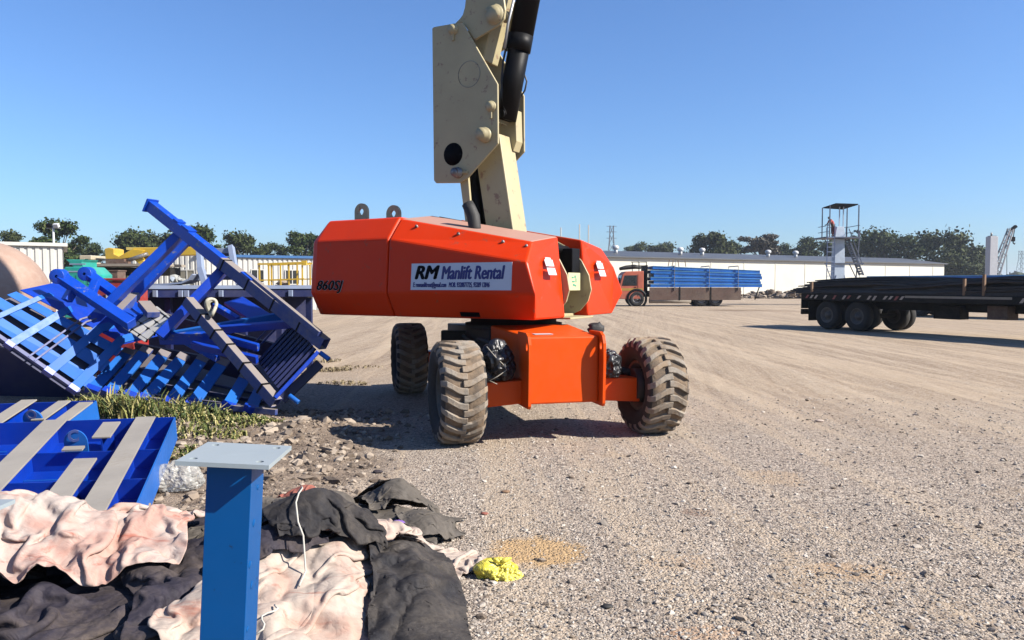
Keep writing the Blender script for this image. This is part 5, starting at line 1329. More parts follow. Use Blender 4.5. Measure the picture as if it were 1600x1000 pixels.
# ---------------------------------------------------------------- white column and the lattice crane behind it
M_WCOL = plain('white_concrete', (.72, .73, .76), .7, var=.06)
KY = 55.0; kx = lambda px: (px - 800) / FPX * KY; kz = lambda py: CAMH + (HORIZ - py) / FPX * KY
wc = thing('concrete_column', 'tall white square concrete column at the right with a small steel cap', 'column', (kx(1547), KY, 0))
p = MB(); p.box((kx(1547), KY, kz(370) / 2), (.56, .56, kz(370))); p.build('shaft', M_WCOL, wc, .02)
p = MB(); p.box((kx(1547), KY, kz(370) + .025), (.4, .4, .05)); p.tube([(kx(1546), KY, kz(370) + .05), (kx(1546), KY, kz(364))], .06, 8); p.build('cap', M_STEEL, wc)
CY = 75.0; qx = lambda px: (px - 800) / FPX * CY; qz = lambda py: CAMH + (HORIZ - py) / FPX * CY
cr_ = thing('crane', 'grey lattice boom crane with a hanging hook behind the white column', 'crane', (qx(1545), CY, 0))
M_CRG = paint('crane_grey', (.42, .43, .46), .5, .2)
b0c, b1c = Vector((qx(1549), CY, 1.9)), Vector((qx(1576), CY, qz(358)))
dd = (b1c - b0c).normalized(); sn = Vector((-dd.z, 0, dd.x)); W_ = .34
p = MB()
for i, j in ((-1, -1), (-1, 1), (1, -1), (1, 1)): p.beam(b0c + sn * W_ * i + Vector((0, W_ * j, 0)), b1c + sn * W_ * .5 * i + Vector((0, W_ * .5 * j, 0)), .10, .10)
n_ = 12
for k in range(n_):
    a = b0c.lerp(b1c, k / n_); c2 = b0c.lerp(b1c, (k + 1) / n_); s_ = 1 if k % 2 else -1; w0 = W_ * (1 - .5 * k / n_)
    for j in (-1, 1): p.beam(a + sn * w0 * s_ + Vector((0, w0 * j, 0)), c2 - sn * w0 * s_ + Vector((0, w0 * j, 0)), .06, .06)
p.build('lattice_boom', M_CRG, cr_)
p = MB(); tip = Vector((qx(1584), CY, qz(353.5))); p.beam(b1c - dd * .2, tip, .34, .26, sn); p.build('boom_head', M_BLACK, cr_, .03)
p = MB(); p.tube([tip + Vector((-.1, 0, -.1)), Vector((tip.x - .25, CY, qz(372)))], .035, 6); p.tube([tip + Vector((-.9, 0, -.3)), Vector((qx(1572), CY, 2.2))], .025, 5); p.build('cable', M_BLACK, cr_)
p = MB(); hk = Vector((tip.x - .25, CY, qz(374))); p.box(hk, (.28, .22, .45)); p.tube([hk + Vector((0, 0, -.22)), hk + Vector((.02, 0, -.4)), hk + Vector((.14, 0, -.5)), hk + Vector((.2, 0, -.38))], .05, 8); p.build('hook', M_BLACK, cr_)
p = MB(); p.box((qx(1547), CY + .6, 1.35), (3.2, 2.2, 1.3)); p.build('carrier', M_CRG, cr_, .05)
for xx in (-1.1, 1.1): truck_wheel(cr_, (qx(1547) + xx, CY - .6, .55), (0, -1, 0), .55, .35)

# ---------------------------------------------------------------- far pylons and thin poles
M_PYL = plain('pylon_steel', (.16, .18, .21), .6)
def pylon(px, top, Y, label, wtop=.9, wbot=5.0):
    h_ = CAMH + (HORIZ - top) / FPX * Y; x = (px - 800) / FPX * Y; p = MB(); N_ = 7; t = .19
    wd = lambda q: wbot + (wtop - wbot) * min(1, q * 1.25)
    for k in range(N_):
        z0_, z1_ = h_ * k / N_, h_ * (k + 1) / N_; a, c2 = wd(k / N_) / 2, wd((k + 1) / N_) / 2
        for i, j in ((-1, -1), (-1, 1), (1, -1), (1, 1)): p.beam((x + a * i, Y + a * j, z0_), (x + c2 * i, Y + c2 * j, z1_), t, t)
        for j in (-1, 1):
            p.beam((x - a, Y + a * j, z0_), (x + c2, Y + c2 * j, z1_), t * .6, t * .6); p.beam((x + a, Y + a * j, z0_), (x - c2, Y + c2 * j, z1_), t * .6, t * .6)
    for q in (.80, .90, .99): p.beam((x - 2.2, Y, h_ * q), (x + 2.2, Y, h_ * q), t, t)
    tag(p.build('pylon', M_PYL, loc=(x, Y, 0)), label, 'pylon')
pylon(955, 353, 330, 'steel lattice pylon seen just above the right hood of the lift', 1.6, 5.5)
pylon(1594, 392, 480, 'faint steel lattice pylon at the far right horizon', 2.2, 6)
for px, top, Y, lab_ in ((919, 352, 120, 'taller thin pole seen above the slot of the lift'), (905, 351, 120, 'thin pole seen above the beige side plate of the lift'), (876, 356, 120, 'shorter thin dark pole next to the beige arm')):
    x = (px - 800) / FPX * Y; h_ = CAMH + (HORIZ - top) / FPX * Y; p = MB(); p.tube([(x, Y, 0), (x, Y, h_)], .09, 8); tag(p.build('pole', plain('pole_grey', (.5, .46, .4), .7), loc=(x, Y, 0)), lab_, 'pole', 'thin poles behind the lift')

# ================================================================== left background
M_SHED = paint('white_sheet', (.78, .76, .70), .55, .2, 0, var=.06, scale=.5)
def corrugated(p, a, b_, z0, z1, pitch=.30, dep=.05, nrm_=None):
    a = Vector(a); b_ = Vector(b_); d = (b_ - a); L = d.length; d.normalize(); n_ = nrm_ or Vector((d.y, -d.x, 0)); k = int(L / pitch); vs = []
    for i in range(k + 1):
        for off, s_ in ((0, 0), (.30, 0), (.40, 1), (.90, 1)):
            q = a + d * min(L, (i + off) * pitch) + n_ * dep * s_; vs += [(q.x, q.y, z0), (q.x, q.y, z1)]
    p.add(vs, [(2 * i, 2 * i + 2, 2 * i + 3, 2 * i + 1) for i in range(len(vs) // 2 - 1)])
def shed(label, a, b_, depth, h_, roofmat, wins=(), name='shed', cat='shed', wall=M_SHED):
    a = Vector((a.x, a.y, 0)); b_ = Vector((b_.x, b_.y, 0)); d = (b_ - a).normalized(); n_ = Vector((-d.y, d.x, 0)); L = (b_ - a).length
    t = thing(name, label, cat, a[:]); q = [a, b_, b_ + n_ * depth, a + n_ * depth]
    p = MB(); p.prism([x + n_ * 0 for x in q], [x + Z * h_ for x in q]); corrugated(p, a - n_ * .008, b_ - n_ * .008, .02, h_ - .02); w_ = p.build('wall', wall, t)
    p = MB(); e = .18; r_ = [a - d * e - n_ * e, b_ + d * e - n_ * e, b_ + d * e + n_ * (depth + e), a - d * e + n_ * (depth + e)]; p.prism([x + Z * (h_ + .002) for x in r_], [x + Z * (h_ + .16) for x in r_]); p.build('roof', roofmat, t)
    for u, w2, z0_, z1_, mt in wins:
        f = MB(); c0 = a + d * u - n_ * .075; f.beam(c0 + Z * (z0_ + z1_) / 2 - d * w2 / 2, c0 + Z * (z0_ + z1_) / 2 + d * w2 / 2, .03, z1_ - z0_); fr_ = f.build('window', mt, t)
        f = MB(); c1 = c0 - n_ * .02
        for z_ in (z0_, z1_): f.beam(c1 + Z * z_ - d * w2 / 2, c1 + Z * z_ + d * w2 / 2, .05, .06)
        for s_ in (-1, 0, 1): f.beam(c1 + d * w2 / 2 * s_ + Z * (z0_ + .03), c1 + d * w2 / 2 * s_ + Z * (z1_ - .03), .05, .05, n_)
        f.build('frame', M_SHED, fr_)
    return t, a, d, n_
M_BROOF = plain('blue_roof_sheet', (.03, .16, .42), .5); M_YFASC = plain('yellow_fascia', (.72, .55, .14), .5)
shed('white corrugated shed end behind the rust pink pipe', at(-60, 430, 34), at(100, 430, 36), 7, CAMH + 62 / FPX * 34.5, M_SHED)
shed('white corrugated shed with a yellow top edge behind the yellow crane', at(205, 430, 45), at(309, 430, 45.4), 8, CAMH + 54 / FPX * 45, M_YFASC, ((3.2, .85, 1.55, 2.5, plain('dirty_window', (.28, .26, .20), .4)),))
shed('white corrugated shed with a blue roof and two dark windows', at(311, 430, 45.4), at(510, 430, 49), 8, CAMH + 43 / FPX * 46, M_BROOF, ((3.35, .75, 1.75, 2.55, M_GLASS), (5.45, .85, 1.65, 2.55, M_GLASS)))

# teal generator sets
M_TEAL = paint('teal_paint', (.01, .42, .33), .45, .15, .2, var=.2, scale=1.5)
GY_ = 29.0; gxx = lambda px: (px - 800) / FPX * GY_; gz = lambda py: CAMH + (HORIZ - py) / FPX * GY_
for (l0, l1, t_, b_, dy, lab_) in ((102, 140, 404, 418, 1.2, 'smaller teal generator raised behind the long one'), (100, 177, 417, 447, 0, 'long teal generator box in front of the white sheds')):
    x0_, x1_ = gxx(l0), (l1 - 800) / FPX * (GY_ + dy + 1.1); t = thing('generator', lab_, 'generator', ((x0_ + x1_) / 2, GY_ + dy, 0), 0, 'teal generators by the sheds')
    p = MB(); zt_ = gz(t_); q = [(x0_, .35), (x0_, zt_ - .1), (x0_ + .08, zt_), (x1_ - .3, zt_), (x1_, zt_ - .3), (x1_, .35)]
    p.prism([(x, GY_ + dy, z) for x, z in q], [(x, GY_ + dy + 1.1, z) for x, z in q]); bo = p.build('canopy', M_TEAL, t, .03)
    p = MB(); p.box(((x0_ + x1_) / 2, GY_ + dy + .55, .17), (x1_ - x0_ - .1, 1.0, .33)); p.build('skid', M_TRBLK, t)
    p = MB(); p.box(((x0_ + x1_) / 2, GY_ + dy - .008, zt_ - .18), (x1_ - x0_ - .3, .012, .05)); p.build('trim', M_PALEB, bo)
    n_ = 3 if l1 > 150 else 2
    for k in range(n_):
        p = MB(); xx = x0_ + (x1_ - x0_) * (k + .5) / n_; p.box((xx, GY_ + dy - .010, zt_ - .48), ((x1_ - x0_) / n_ * .7, .016, .36)); p.build('door', M_TEAL, bo, .004)
        p = MB(); p.box((xx + .1, GY_ + dy - .022, zt_ - .42), (.12, .02, .05)); p.build('handle', M_WHITE, bo)
    p = MB(); p.tube([(x0_ + .02, GY_ + dy + .4, zt_), (x0_ - .06, GY_ + dy + .4, zt_ + .02), (x0_ - .1, GY_ + dy + .4, zt_ - .2), (x0_ - .1, GY_ + dy + .4, zt_ - .6)], .04, 8); p.build('exhaust', M_BLACK, t)

# yellow mobile crane
M_YEL = paint('crane_yellow', (.82, .52, .03), .42, .25, .1, var=.15, scale=1.2)
YY = 37.0; yx = lambda px: (px - 800) / FPX * YY; yz = lambda py: CAMH + (HORIZ - py) / FPX * YY
yc = thing('mobile_crane', 'yellow truck crane with its boom folded level behind the blue legs', 'crane', (yx(205), YY, 0))
p = MB(); p.prism([(yx(150), YY, yz(416)), (yx(258), YY, yz(416)), (yx(258), YY + 2.4, yz(416)), (yx(150), YY + 2.4, yz(416))], [(yx(150), YY, yz(412)), (yx(258), YY, yz(412)), (yx(258), YY + 2.4, yz(412)), (yx(150), YY + 2.4, yz(412))]); p.build('deck', M_SACK, yc)
p = MB(); p.box((yx(204), YY + 1.2, yz(424)), (yx(258) - yx(150), 1.2, .40)); p.build('carrier', M_TRBLK, yc)
for px in (191, 212, 250):
    for yy, ax in ((YY + .2, (0, -1, 0)), (YY + 2.2, (0, 1, 0))): truck_wheel(yc, (yx(px), yy, .85), ax, .55, .35)
p = MB(); q = [(155, 411), (153, 388), (160, 386), (168, 388), (168, 396), (176, 400), (190, 392), (198, 388), (216, 390), (210, 399), (220, 414), (212, 416), (196, 402), (176, 405), (168, 404), (166, 412)]
p.prism([(yx(a), YY + .7, yz(b_)) for a, b_ in q], [(yx(a), YY + 1.7, yz(b_)) for a, b_ in q]); p.build('superstructure', M_YEL, yc, .03)
p = MB(); p.beam((yx(196), YY + 1.2, yz(393)), (yx(300), YY + 1.2, yz(391)), .7, .42); p.beam((yx(280), YY + 1.2, yz(391.4)), (yx(318), YY + 1.2, yz(390.6)), .52, .30); p.build('boom', M_YEL, yc, .03)
p = MB(); p.tube([(yx(180), YY + .66, yz(410)), (yx(222), YY + .66, yz(396))], .10, 10); p.build('ram', M_STEEL, yc)
p = MB(); p.box((yx(175), YY + .5, yz(408)), (.9, .3, .25)); p.box((yx(187), YY + .45, yz(411)), (.6, .3, .16)); p.build('winch', M_RUST, yc)
p = MB(); p.box((yx(126), YY + 1.3, yz(402)), (.6, 1.6, .22)); p.box((yx(128), YY + 1.3, yz(426)), (1.1, 2.0, 1.0)); p.build('driver_cab', paint('cream_cab', (.66, .58, .42), .5, .4), yc, .04)
# dusty boxes on the ground by the crane, seen between the legs
for px, py, s_, lab_ in ((178, 424, .7, 'rusty steel crate beside the wheel of the yellow crane'), (222, 428, .6, 'rusty steel crate between the two blue legs')):
    c0 = at(px, py, 34); t = thing('steel_crate', lab_, 'crate', (c0.x, c0.y, 0)); p = MB(); p.box((c0.x, c0.y, c0.z / 2), (s_, s_, c0.z)); p.build('body', M_RUST, t, .02); p = MB(); p.box((c0.x, c0.y, c0.z + .025), (s_ + .06, s_ + .06, .05)); p.build('lid', M_RUST, t)

# yellow rail cage
RY = 31.0; rx = lambda px: (px - 800) / FPX * RY; rz_ = lambda py: CAMH + (HORIZ - py) / FPX * RY
rg = thing('rail_cage', 'yellow tube rail cage in front of the blue roofed shed', 'rail cage', (rx(440), RY, 0))
def yb(name, a, c2, w_=.055): p = MB(); p.beam(a, c2, w_, w_); p.build(name, M_YEL, rg)
for px in (406, 425, 452, 473):
    for yy in (RY, RY + 1.2): yb('post', (rx(px), yy, 0), (rx(px), yy, rz_(412 - (px - 406) * .05)))
for py in (413, 438):
    for yy in (RY - .03, RY + 1.23): yb('rail', (rx(404), yy, rz_(py)), (rx(476), yy, rz_(py - 2.5)), .07 if py < 420 else .045)
for px in (406, 473): yb('rail', (rx(px), RY, rz_(412)), (rx(px), RY + 1.2, rz_(412)))
p = MB(); p.box((rx(476), RY, rz_(411)), (.2, .12, .2)); p.build('bracket', M_YEL, rg)
hp = []
rs = np.random.RandomState(77); n = 160; a = rs.rand(n); c0 = at(405, 440, 33); c1 = at(475, 440, 33)
pts = np.stack([c0.x + (c1.x - c0.x) * a, c0.y + rs.randn(n) * .4, .0 + 1.75 * rs.rand(n) * np.sin(a * 3.1)], -1); scatter('scrap_heap', pts, .12 + .16 * rs.rand(n), M_RUB, 'heap of earthy scrap behind the yellow rail cage', 14)
c0 = at(245, 432, 33); c1 = at(312, 432, 33); a = rs.rand(n)
pts = np.stack([c0.x + (c1.x - c0.x) * a, c0.y + rs.randn(n) * .4, .0 + 2.0 * rs.rand(n) * np.sin(a * 3.1)], -1); scatter('scrap_heap', pts, .10 + .14 * rs.rand(n), stone_mat('grey_blue_scrap', [(0, (.15, .2, .3)), (.5, (.36, .42, .5)), (1, (.5, .48, .4))]), 'heap of grey blue scrap behind the dark blue deck', 15)

# flood-light pole
PY_ = 52.0; fx_ = (86.5 - 800) / FPX * PY_; fz = lambda py: CAMH + (HORIZ - py) / FPX * PY_
fp = thing('floodlight_pole', 'white floodlight pole with two lamps in front of the tallest left tree', 'light pole', (fx_, PY_, 0))
p = MB(); p.tube([(fx_, PY_, 0), (fx_, PY_, fz(352))], [.10, .06], 10); p.build('pole', M_WHITE, fp)
p = MB(); p.beam((fx_ - .45, PY_, fz(357)), (fx_ + .5, PY_, fz(357)), .06, .06); p.build('crossarm', M_GALV, fp)
for dx, mt in ((-.22, M_BLACK), (.27, M_WHITE)):
    p = MB(); p.box((fx_ + dx, PY_ - .1, fz(353)), (.34, .24, .26), Euler((R(25), 0, 0)).to_matrix()); p.build('lamp', mt, fp, .02)

# ================================================================== trees
m, nt, b = newmat('leaf_green'); g = geo(nt); oi = nt.add('ShaderNodeObjectInfo')
c = nt.ramp(g.outputs['Random Per Island'], [(0, (.018, .034, .010)), (.45, (.040, .068, .018)), (.8, (.075, .105, .030)), (1, (.12, .14, .05))])
c = nt.mix(nt.math('MULTIPLY', oi.outputs['Random'], .45), c, (.085, .082, .036))
nt.link(c, b.inputs['Base Color']); b.inputs['Roughness'].default_value = .8; b.inputs['Specular IOR Level'].default_value = .12; M_LEAF = m
m, nt, b = newmat('leaf_dry'); g = geo(nt)
c = nt.ramp(g.outputs['Random Per Island'], [(0, (.04, .032, .02)), (.5, (.085, .068, .042)), (1, (.14, .125, .07))])
nt.link(c, b.inputs['Base Color']); b.inputs['Roughness'].default_value = .7; M_LEAFD = m
M_BARK = plain('bark', (.10, .075, .055), .9)
def make_tree(label, px, top, Y, width, seed, mat=None, flat=False, dens=1.0, name='tree', low=.12):
    """crown built from many leaf-sized faces gathered in clumps on limbs; width in photo pixels"""
    mat = mat or M_LEAF; rs = np.random.RandomState(seed); h = CAMH + (HORIZ - top) / FPX * Y; x0_ = (px - 800) / FPX * Y; rw = width * 1.12 / FPX * Y / 2
    t = thing(name, label, 'tree', (x0_, Y, 0), 0, 'trees along the horizon')
    p = MB(); th = h * (.55 if flat else .45); wob = [rs.randn() * .03 * h for _ in range(4)]
    p.tube([(x0_, Y, 0), (x0_ + wob[0], Y + wob[1], th * .5), (x0_ + wob[2], Y + wob[3], th)], [h * .028, h * .021, h * .015], 8)
    cl_ = []; nc = 24 if not flat else 24
    for k in range(nc):
        a = rs.rand() * 6.283; r_ = rw * (.10 + .80 * rs.rand() ** .7) * (1 if k > 4 else .55); e_ = math.sqrt(max(0, 1 - (r_ / rw) ** 2))
        if flat: z_ = h * (.70 + .22 * rs.rand() - .10 * (r_ / rw) ** 2); cr = rw * (.20 + .14 * rs.rand()); cz = .35
        else: z_ = h * (low + .10) + (h * .93 - h * (low + .10)) * (.5 + .5 * e_ * rs.uniform(-.85, 1.0) ) if k > 4 else h * rs.uniform(.78, .93); cr = rw * (.20 + .20 * rs.rand()); cz = .72
        z_ = min(z_, h - cr * cz * .75); q = (x0_ + r_ * math.cos(a), Y + r_ * math.sin(a), z_); cl_.append((q, cr, cz))
        p.tube([(x0_ + wob[2] * .6, Y + wob[3] * .6, th * (.55 + .4 * rs.rand())), ((x0_ + q[0]) / 2, (Y + q[1]) / 2, (th + z_) / 2 - .03 * h), q], [h * .011, h * .008, h * .003], 6)
    p.build('trunk', M_BARK, t)
    Vs = []; ls = max(.30, min(.75, rw * .115))
    for (q, cr, cz) in cl_:
        n = int(260 * dens * (.6 + cr / rw * 1.6)); d = rs.randn(n, 3); d /= np.linalg.norm(d, axis=1)[:, None]; r_ = cr * (.35 + .75 * rs.rand(n) ** .7) * (1 + .22 * rs.randn(n))
        c = np.array(q) + d * r_[:, None] * np.array([1, 1, cz]); nrm_ = d + rs.randn(n, 3) * .7; nrm_ /= np.linalg.norm(nrm_, axis=1)[:, None]
        a = np.cross(nrm_, rs.randn(n, 3)); a /= np.linalg.norm(a, axis=1)[:, None]; b_ = np.cross(nrm_, a); s_ = (ls * (.5 + .8 * rs.rand(n)))[:, None]
        Vs.append(np.stack([c - a * s_ * .5, c + b_ * s_ * .36, c + a * s_ * .5, c - b_ * s_ * .36], 1).reshape(-1, 3))
    V = np.concatenate(Vs); F = np.arange(len(V)).reshape(-1, 4)
    o = npmesh('crown', V, F, mat, loc=(0, 0, 0)); o.data.transform(Matrix.Translation((-x0_, -Y, 0))); o.parent = t
    return t
TR = [('low round tree at the far left edge above the shed roof', 14, 361, 120, 62, 0), ('tallest left tree with an uneven crown behind the floodlight pole', 92, 342, 105, 84, 0),
      ('small olive tree between the white shed and the yellow crane', 122, 376, 130, 42, 0), ('dark scrubby tree just left of the yellow crane boom', 145, 378, 135, 42, 1), ('bushy tree behind the yellow crane boom', 212, 358, 130, 84, 0),
      ('dense tree rising behind the high end of the long blue beam', 316, 348, 125, 82, 0), ('lower bushy tree between the two blue legs', 256, 364, 140, 72, 0), ('rounded tree over the blue roofed shed', 386, 363, 130, 76, 0), ('low dark tree over the blue roof next to the lift', 432, 378, 150, 48, 0),
      ('tall dark tree touching the tail of the orange lift', 474, 359, 130, 62, 0), ('low dark bush trees behind the orange counterweight', 520, 372, 140, 60, 0),
      ('tiny far tree left over the cream building roof', 992, 378, 240, 44, 0), ('tiny far tree next along the cream building roof', 1032, 380, 240, 54, 0), ('dark round tree over the middle of the cream roof', 1108, 367, 175, 84, 0), ('lower dark tree between the round tree and the dry one', 1146, 376, 185, 46, 0),
      ('flat topped dry brown tree over the cream roof', 1189, 361, 180, 64, 2), ('small green tree under the flat topped dry one', 1215, 379, 200, 44, 0), ('small green tree left of the watch tower', 1252, 372, 190, 54, 0), ('low dark tree behind the watch tower stair', 1292, 377, 200, 74, 0), ('green tree right behind the watch tower', 1332, 374, 190, 64, 0),
      ('wide dark tree over the right part of the cream roof', 1385, 362, 170, 104, 0), ('big dark tree at the right end of the cream building', 1462, 364, 165, 112, 0), ('green tree sloping down beyond the end of the cream building', 1508, 384, 175, 72, 0), ('small pale green tree left of the white column', 1530, 404, 180, 40, 0),]
for k, (lab_, px, top, Y, wd, fl_) in enumerate(TR):
    make_tree(lab_, px, top, Y, wd, 100 + k, M_LEAFD if fl_ == 2 else M_LEAF, fl_ == 2, .8 if fl_ == 1 else 1.1, low=-.05 if px > 1240 or px < 700 else .05)
# far hazy treeline at the right: one mass
rs = np.random.RandomState(9); V = []
n = 2600; yy = 430 + 40 * rs.rand(n); pxs = 1380 + 460 * rs.rand(n); x = (pxs - 800) / FPX * yy
hm_ = 4 + 5.5 * (.5 + fbm(pxs / 26, pxs * 0, 4, 3)) + 1.5; z = hm_ * rs.rand(n) ** .6
c = np.stack([x, yy, z], -1); nrm_ = rs.randn(n, 3); nrm_ /= np.linalg.norm(nrm_, axis=1)[:, None]; a = np.cross(nrm_, rs.randn(n, 3)); a /= np.linalg.norm(a, axis=1)[:, None]; b_ = np.cross(nrm_, a); s_ = (1.3 + 1.3 * rs.rand(n))[:, None]
V = np.stack([c - a * s_, c + b_ * s_ * .7, c + a * s_, c - b_ * s_ * .7], 1).reshape(-1, 3)
o = npmesh('treeline', V, np.arange(len(V)).reshape(-1, 4), M_LEAF); tag(o, 'far hazy treeline beyond the white column', kind='stuff')
n = 9000; yy = 420 + 60 * rs.rand(n); pxs = -400 + 1900 * rs.rand(n); x = (pxs - 800) / FPX * yy; z = (3 + 4.0 * (.5 + fbm(pxs / 30, pxs * 0, 6, 3))) * rs.rand(n) ** .6
c = np.stack([x, yy, z], -1); nrm_ = rs.randn(n, 3); nrm_ /= np.linalg.norm(nrm_, axis=1)[:, None]; a = np.cross(nrm_, rs.randn(n, 3)); a /= np.linalg.norm(a, axis=1)[:, None]; b_ = np.cross(nrm_, a); s_ = (1.2 + 1.2 * rs.rand(n))[:, None]
V = np.stack([c - a * s_, c + b_ * s_ * .7, c + a * s_, c - b_ * s_ * .7], 1).reshape(-1, 3)
o = npmesh('treeline', V, np.arange(len(V)).reshape(-1, 4), M_LEAF); tag(o, 'low far wood along the whole horizon behind the yard', kind='stuff')
# ================================================================== crumpled tarpaulins: small cloth relaxation, each sheet its own object
HG_X0, HG_Y0, HG_S = -5.2, 2.6, .02
HG = np.zeros((300, 230))        # height of what already lies there, x by y
_xi = HG_X0 + HG_S * np.arange(HG.shape[0]); _yi = HG_Y0 + HG_S * np.arange(HG.shape[1])
HG[:] = ground_h(*np.meshgrid(_xi, _yi, indexing='ij'))
def floor_at(x, y):
    i = np.clip((x - HG_X0) / HG_S, 0, HG.shape[0] - 2); j = np.clip((y - HG_Y0) / HG_S, 0, HG.shape[1] - 2)
    a = i.astype(int); b_ = j.astype(int); fx = i - a; fy = j - b_
    return (HG[a, b_] * (1 - fx) + HG[a + 1, b_] * fx) * (1 - fy) + (HG[a, b_ + 1] * (1 - fx) + HG[a + 1, b_ + 1] * fx) * fy
def cloth(name, label, mat, cpx, size, rz, n, amp, fold, seed, z0=.0, comp=(.80, .80), dome=0.0, ragged=.10, thick=.008):
    """a flat sheet pressed together in plan and left to buckle under its weight; cpx: photo pixel of its middle on the
    ground; size: the plan it ends up with; comp: how far it was pressed along each side; dome: what lies bunched under it"""
    n = int(n * 1.25); c0 = gnd(cpx[0], cpx[1], z0); rs = np.random.RandomState(seed); ca, sa = math.cos(rz), math.sin(rz)
    full = (size[0] / comp[0], size[1] / comp[1]); P = None
    nv_full = max(16, int(n * full[1] / full[0]))
    def under(x, y):
        dx, dy = x - c0.x, y - c0.y; a = (dx * ca + dy * sa) / size[0]; b_ = (-dx * sa + dy * ca) / size[1]; r2 = (a * a + b_ * b_) * 4.0
        return floor_at(x, y) + dome * np.exp(-r2 * 1.5) * (1 + .9 * fbm(x * 3.1 + seed, y * 3.1, seed + 40, 2)) + thick
    for lev, its in ((4, 170), (2, 110), (1, 60)):
        nu, nv = max(8, n // lev), max(6, nv_full // lev); u, v = np.meshgrid(np.linspace(-.5, .5, nu), np.linspace(-.5, .5, nv), indexing='ij')
        if P is None:
            bu = 1 + ragged * 3 * fbm(v * 3 + seed, u * .6, seed + 1, 3); bv = 1 + ragged * 3 * fbm(u * 3 + seed, v * .6, seed + 2, 3)
            X = u * size[0] * bu + .16 * size[0] * fbm(u * 2.6, v * 2.6, seed + 5, 2); Y = v * size[1] * bv + .16 * size[1] * fbm(u * 2.6 + 9, v * 2.6, seed + 6, 2)
            WX = c0.x + X * ca - Y * sa; WY_ = c0.y + X * sa + Y * ca
            h = ridged(u * fold[0] + .8 * fbm(u * 2, v * 2, seed + 7, 2), v * fold[1] + .8 * fbm(u * 2 + 4, v * 2, seed + 8, 2), seed + 10, 2, .5)
            P = np.stack([WX, WY_, under(WX, WY_) + amp * h], -1)
        else:
            mu, mv = P.shape[:2]; a = (u + .5) * (mu - 1); b_ = (v + .5) * (mv - 1); i0 = np.minimum(a.astype(int), mu - 2); j0 = np.minimum(b_.astype(int), mv - 2); fa = (a - i0)[..., None]; fb = (b_ - j0)[..., None]
            P = (P[i0, j0] * (1 - fa) + P[i0 + 1, j0] * fa) * (1 - fb) + (P[i0, j0 + 1] * (1 - fa) + P[i0 + 1, j0 + 1] * fa) * fb
            P = P + rs.randn(*P.shape) * (.05 * size[0] / nu)
        gr_ = {4: 1.0, 2: 1.045, 1: 1.095}[lev]      # finer levels add the small wrinkles
        du, dv = full[0] / (nu - 1) * gr_, full[1] / (nv - 1) * gr_
        prs = [(1, 0, du, .5), (0, 1, dv, .5), (1, 1, math.hypot(du, dv), .3), (1, -1, math.hypot(du, dv), .3), (2, 0, 2 * du, .10), (0, 2, 2 * dv, .10)]
        pin = np.zeros((nu, nv), bool); pin[0] = pin[-1] = True; pin[:, 0] = pin[:, -1] = True
        pinxy = P[..., :2].copy(); g_ = .00035 * lev
        for it in range(its):
            old = P.copy(); P[..., 2] -= g_
            D = np.zeros_like(P); W = np.zeros((nu, nv, 1))
            for di, dj, L, k in prs:
                if dj >= 0: A, Bq = (slice(0, nu - di), slice(0, nv - dj)), (slice(di, nu), slice(dj, nv))
                else: A, Bq = (slice(0, nu - di), slice(-dj, nv)), (slice(di, nu), slice(0, nv + dj))
                d = P[Bq] - P[A]; ln = np.sqrt((d * d).sum(-1, keepdims=True)) + 1e-9; c_ = d * ((ln - L) / ln) * (k * .5)
                D[A] += c_; D[Bq] -= c_; W[A] += k; W[Bq] += k
            P = P + D / W * 1.7
            fl = under(P[..., 0], P[..., 1]); hit = P[..., 2] < fl; P[..., 2] = np.where(hit, fl, P[..., 2])
            P[..., :2] = np.where(hit[..., None], old[..., :2] * .7 + P[..., :2] * .3, P[..., :2])
            P[pin, :2] = pinxy[pin] * .85 + P[pin, :2] * .15 if lev == 4 else pinxy[pin]
            ed = pin & (P[..., 2] > fl + .03); P[..., 2] = np.where(ed, P[..., 2] - .004, P[..., 2])
    nu, nv = P.shape[:2]; idx = (np.arange(nu - 1)[:, None] * nv + np.arange(nv - 1)[None]).ravel()
    F = np.stack([idx, idx + nv, idx + nv + 1, idx + 1], -1)
    # raise the height map
    i = np.clip(((P[..., 0] - HG_X0) / HG_S).round().astype(int), 1, HG.shape[0] - 2); j = np.clip(((P[..., 1] - HG_Y0) / HG_S).round().astype(int), 1, HG.shape[1] - 2)
    for di in (-1, 0, 1):
        for dj in (-1, 0, 1): np.maximum.at(HG, (i + di, j + dj), P[..., 2])
    o = npmesh(name, P.reshape(-1, 3), F, mat, smooth=True, loc=(c0.x, c0.y, 0))
    so_ = o.modifiers.new('thick', 'SOLIDIFY'); so_.thickness = .004; so_.offset = 1
    ss = o.modifiers.new('smooth', 'SUBSURF'); ss.levels = 1; ss.render_levels = 1
    tag(o, label, 'cloth' if 'cloth' in name else 'tarpaulin'); return o

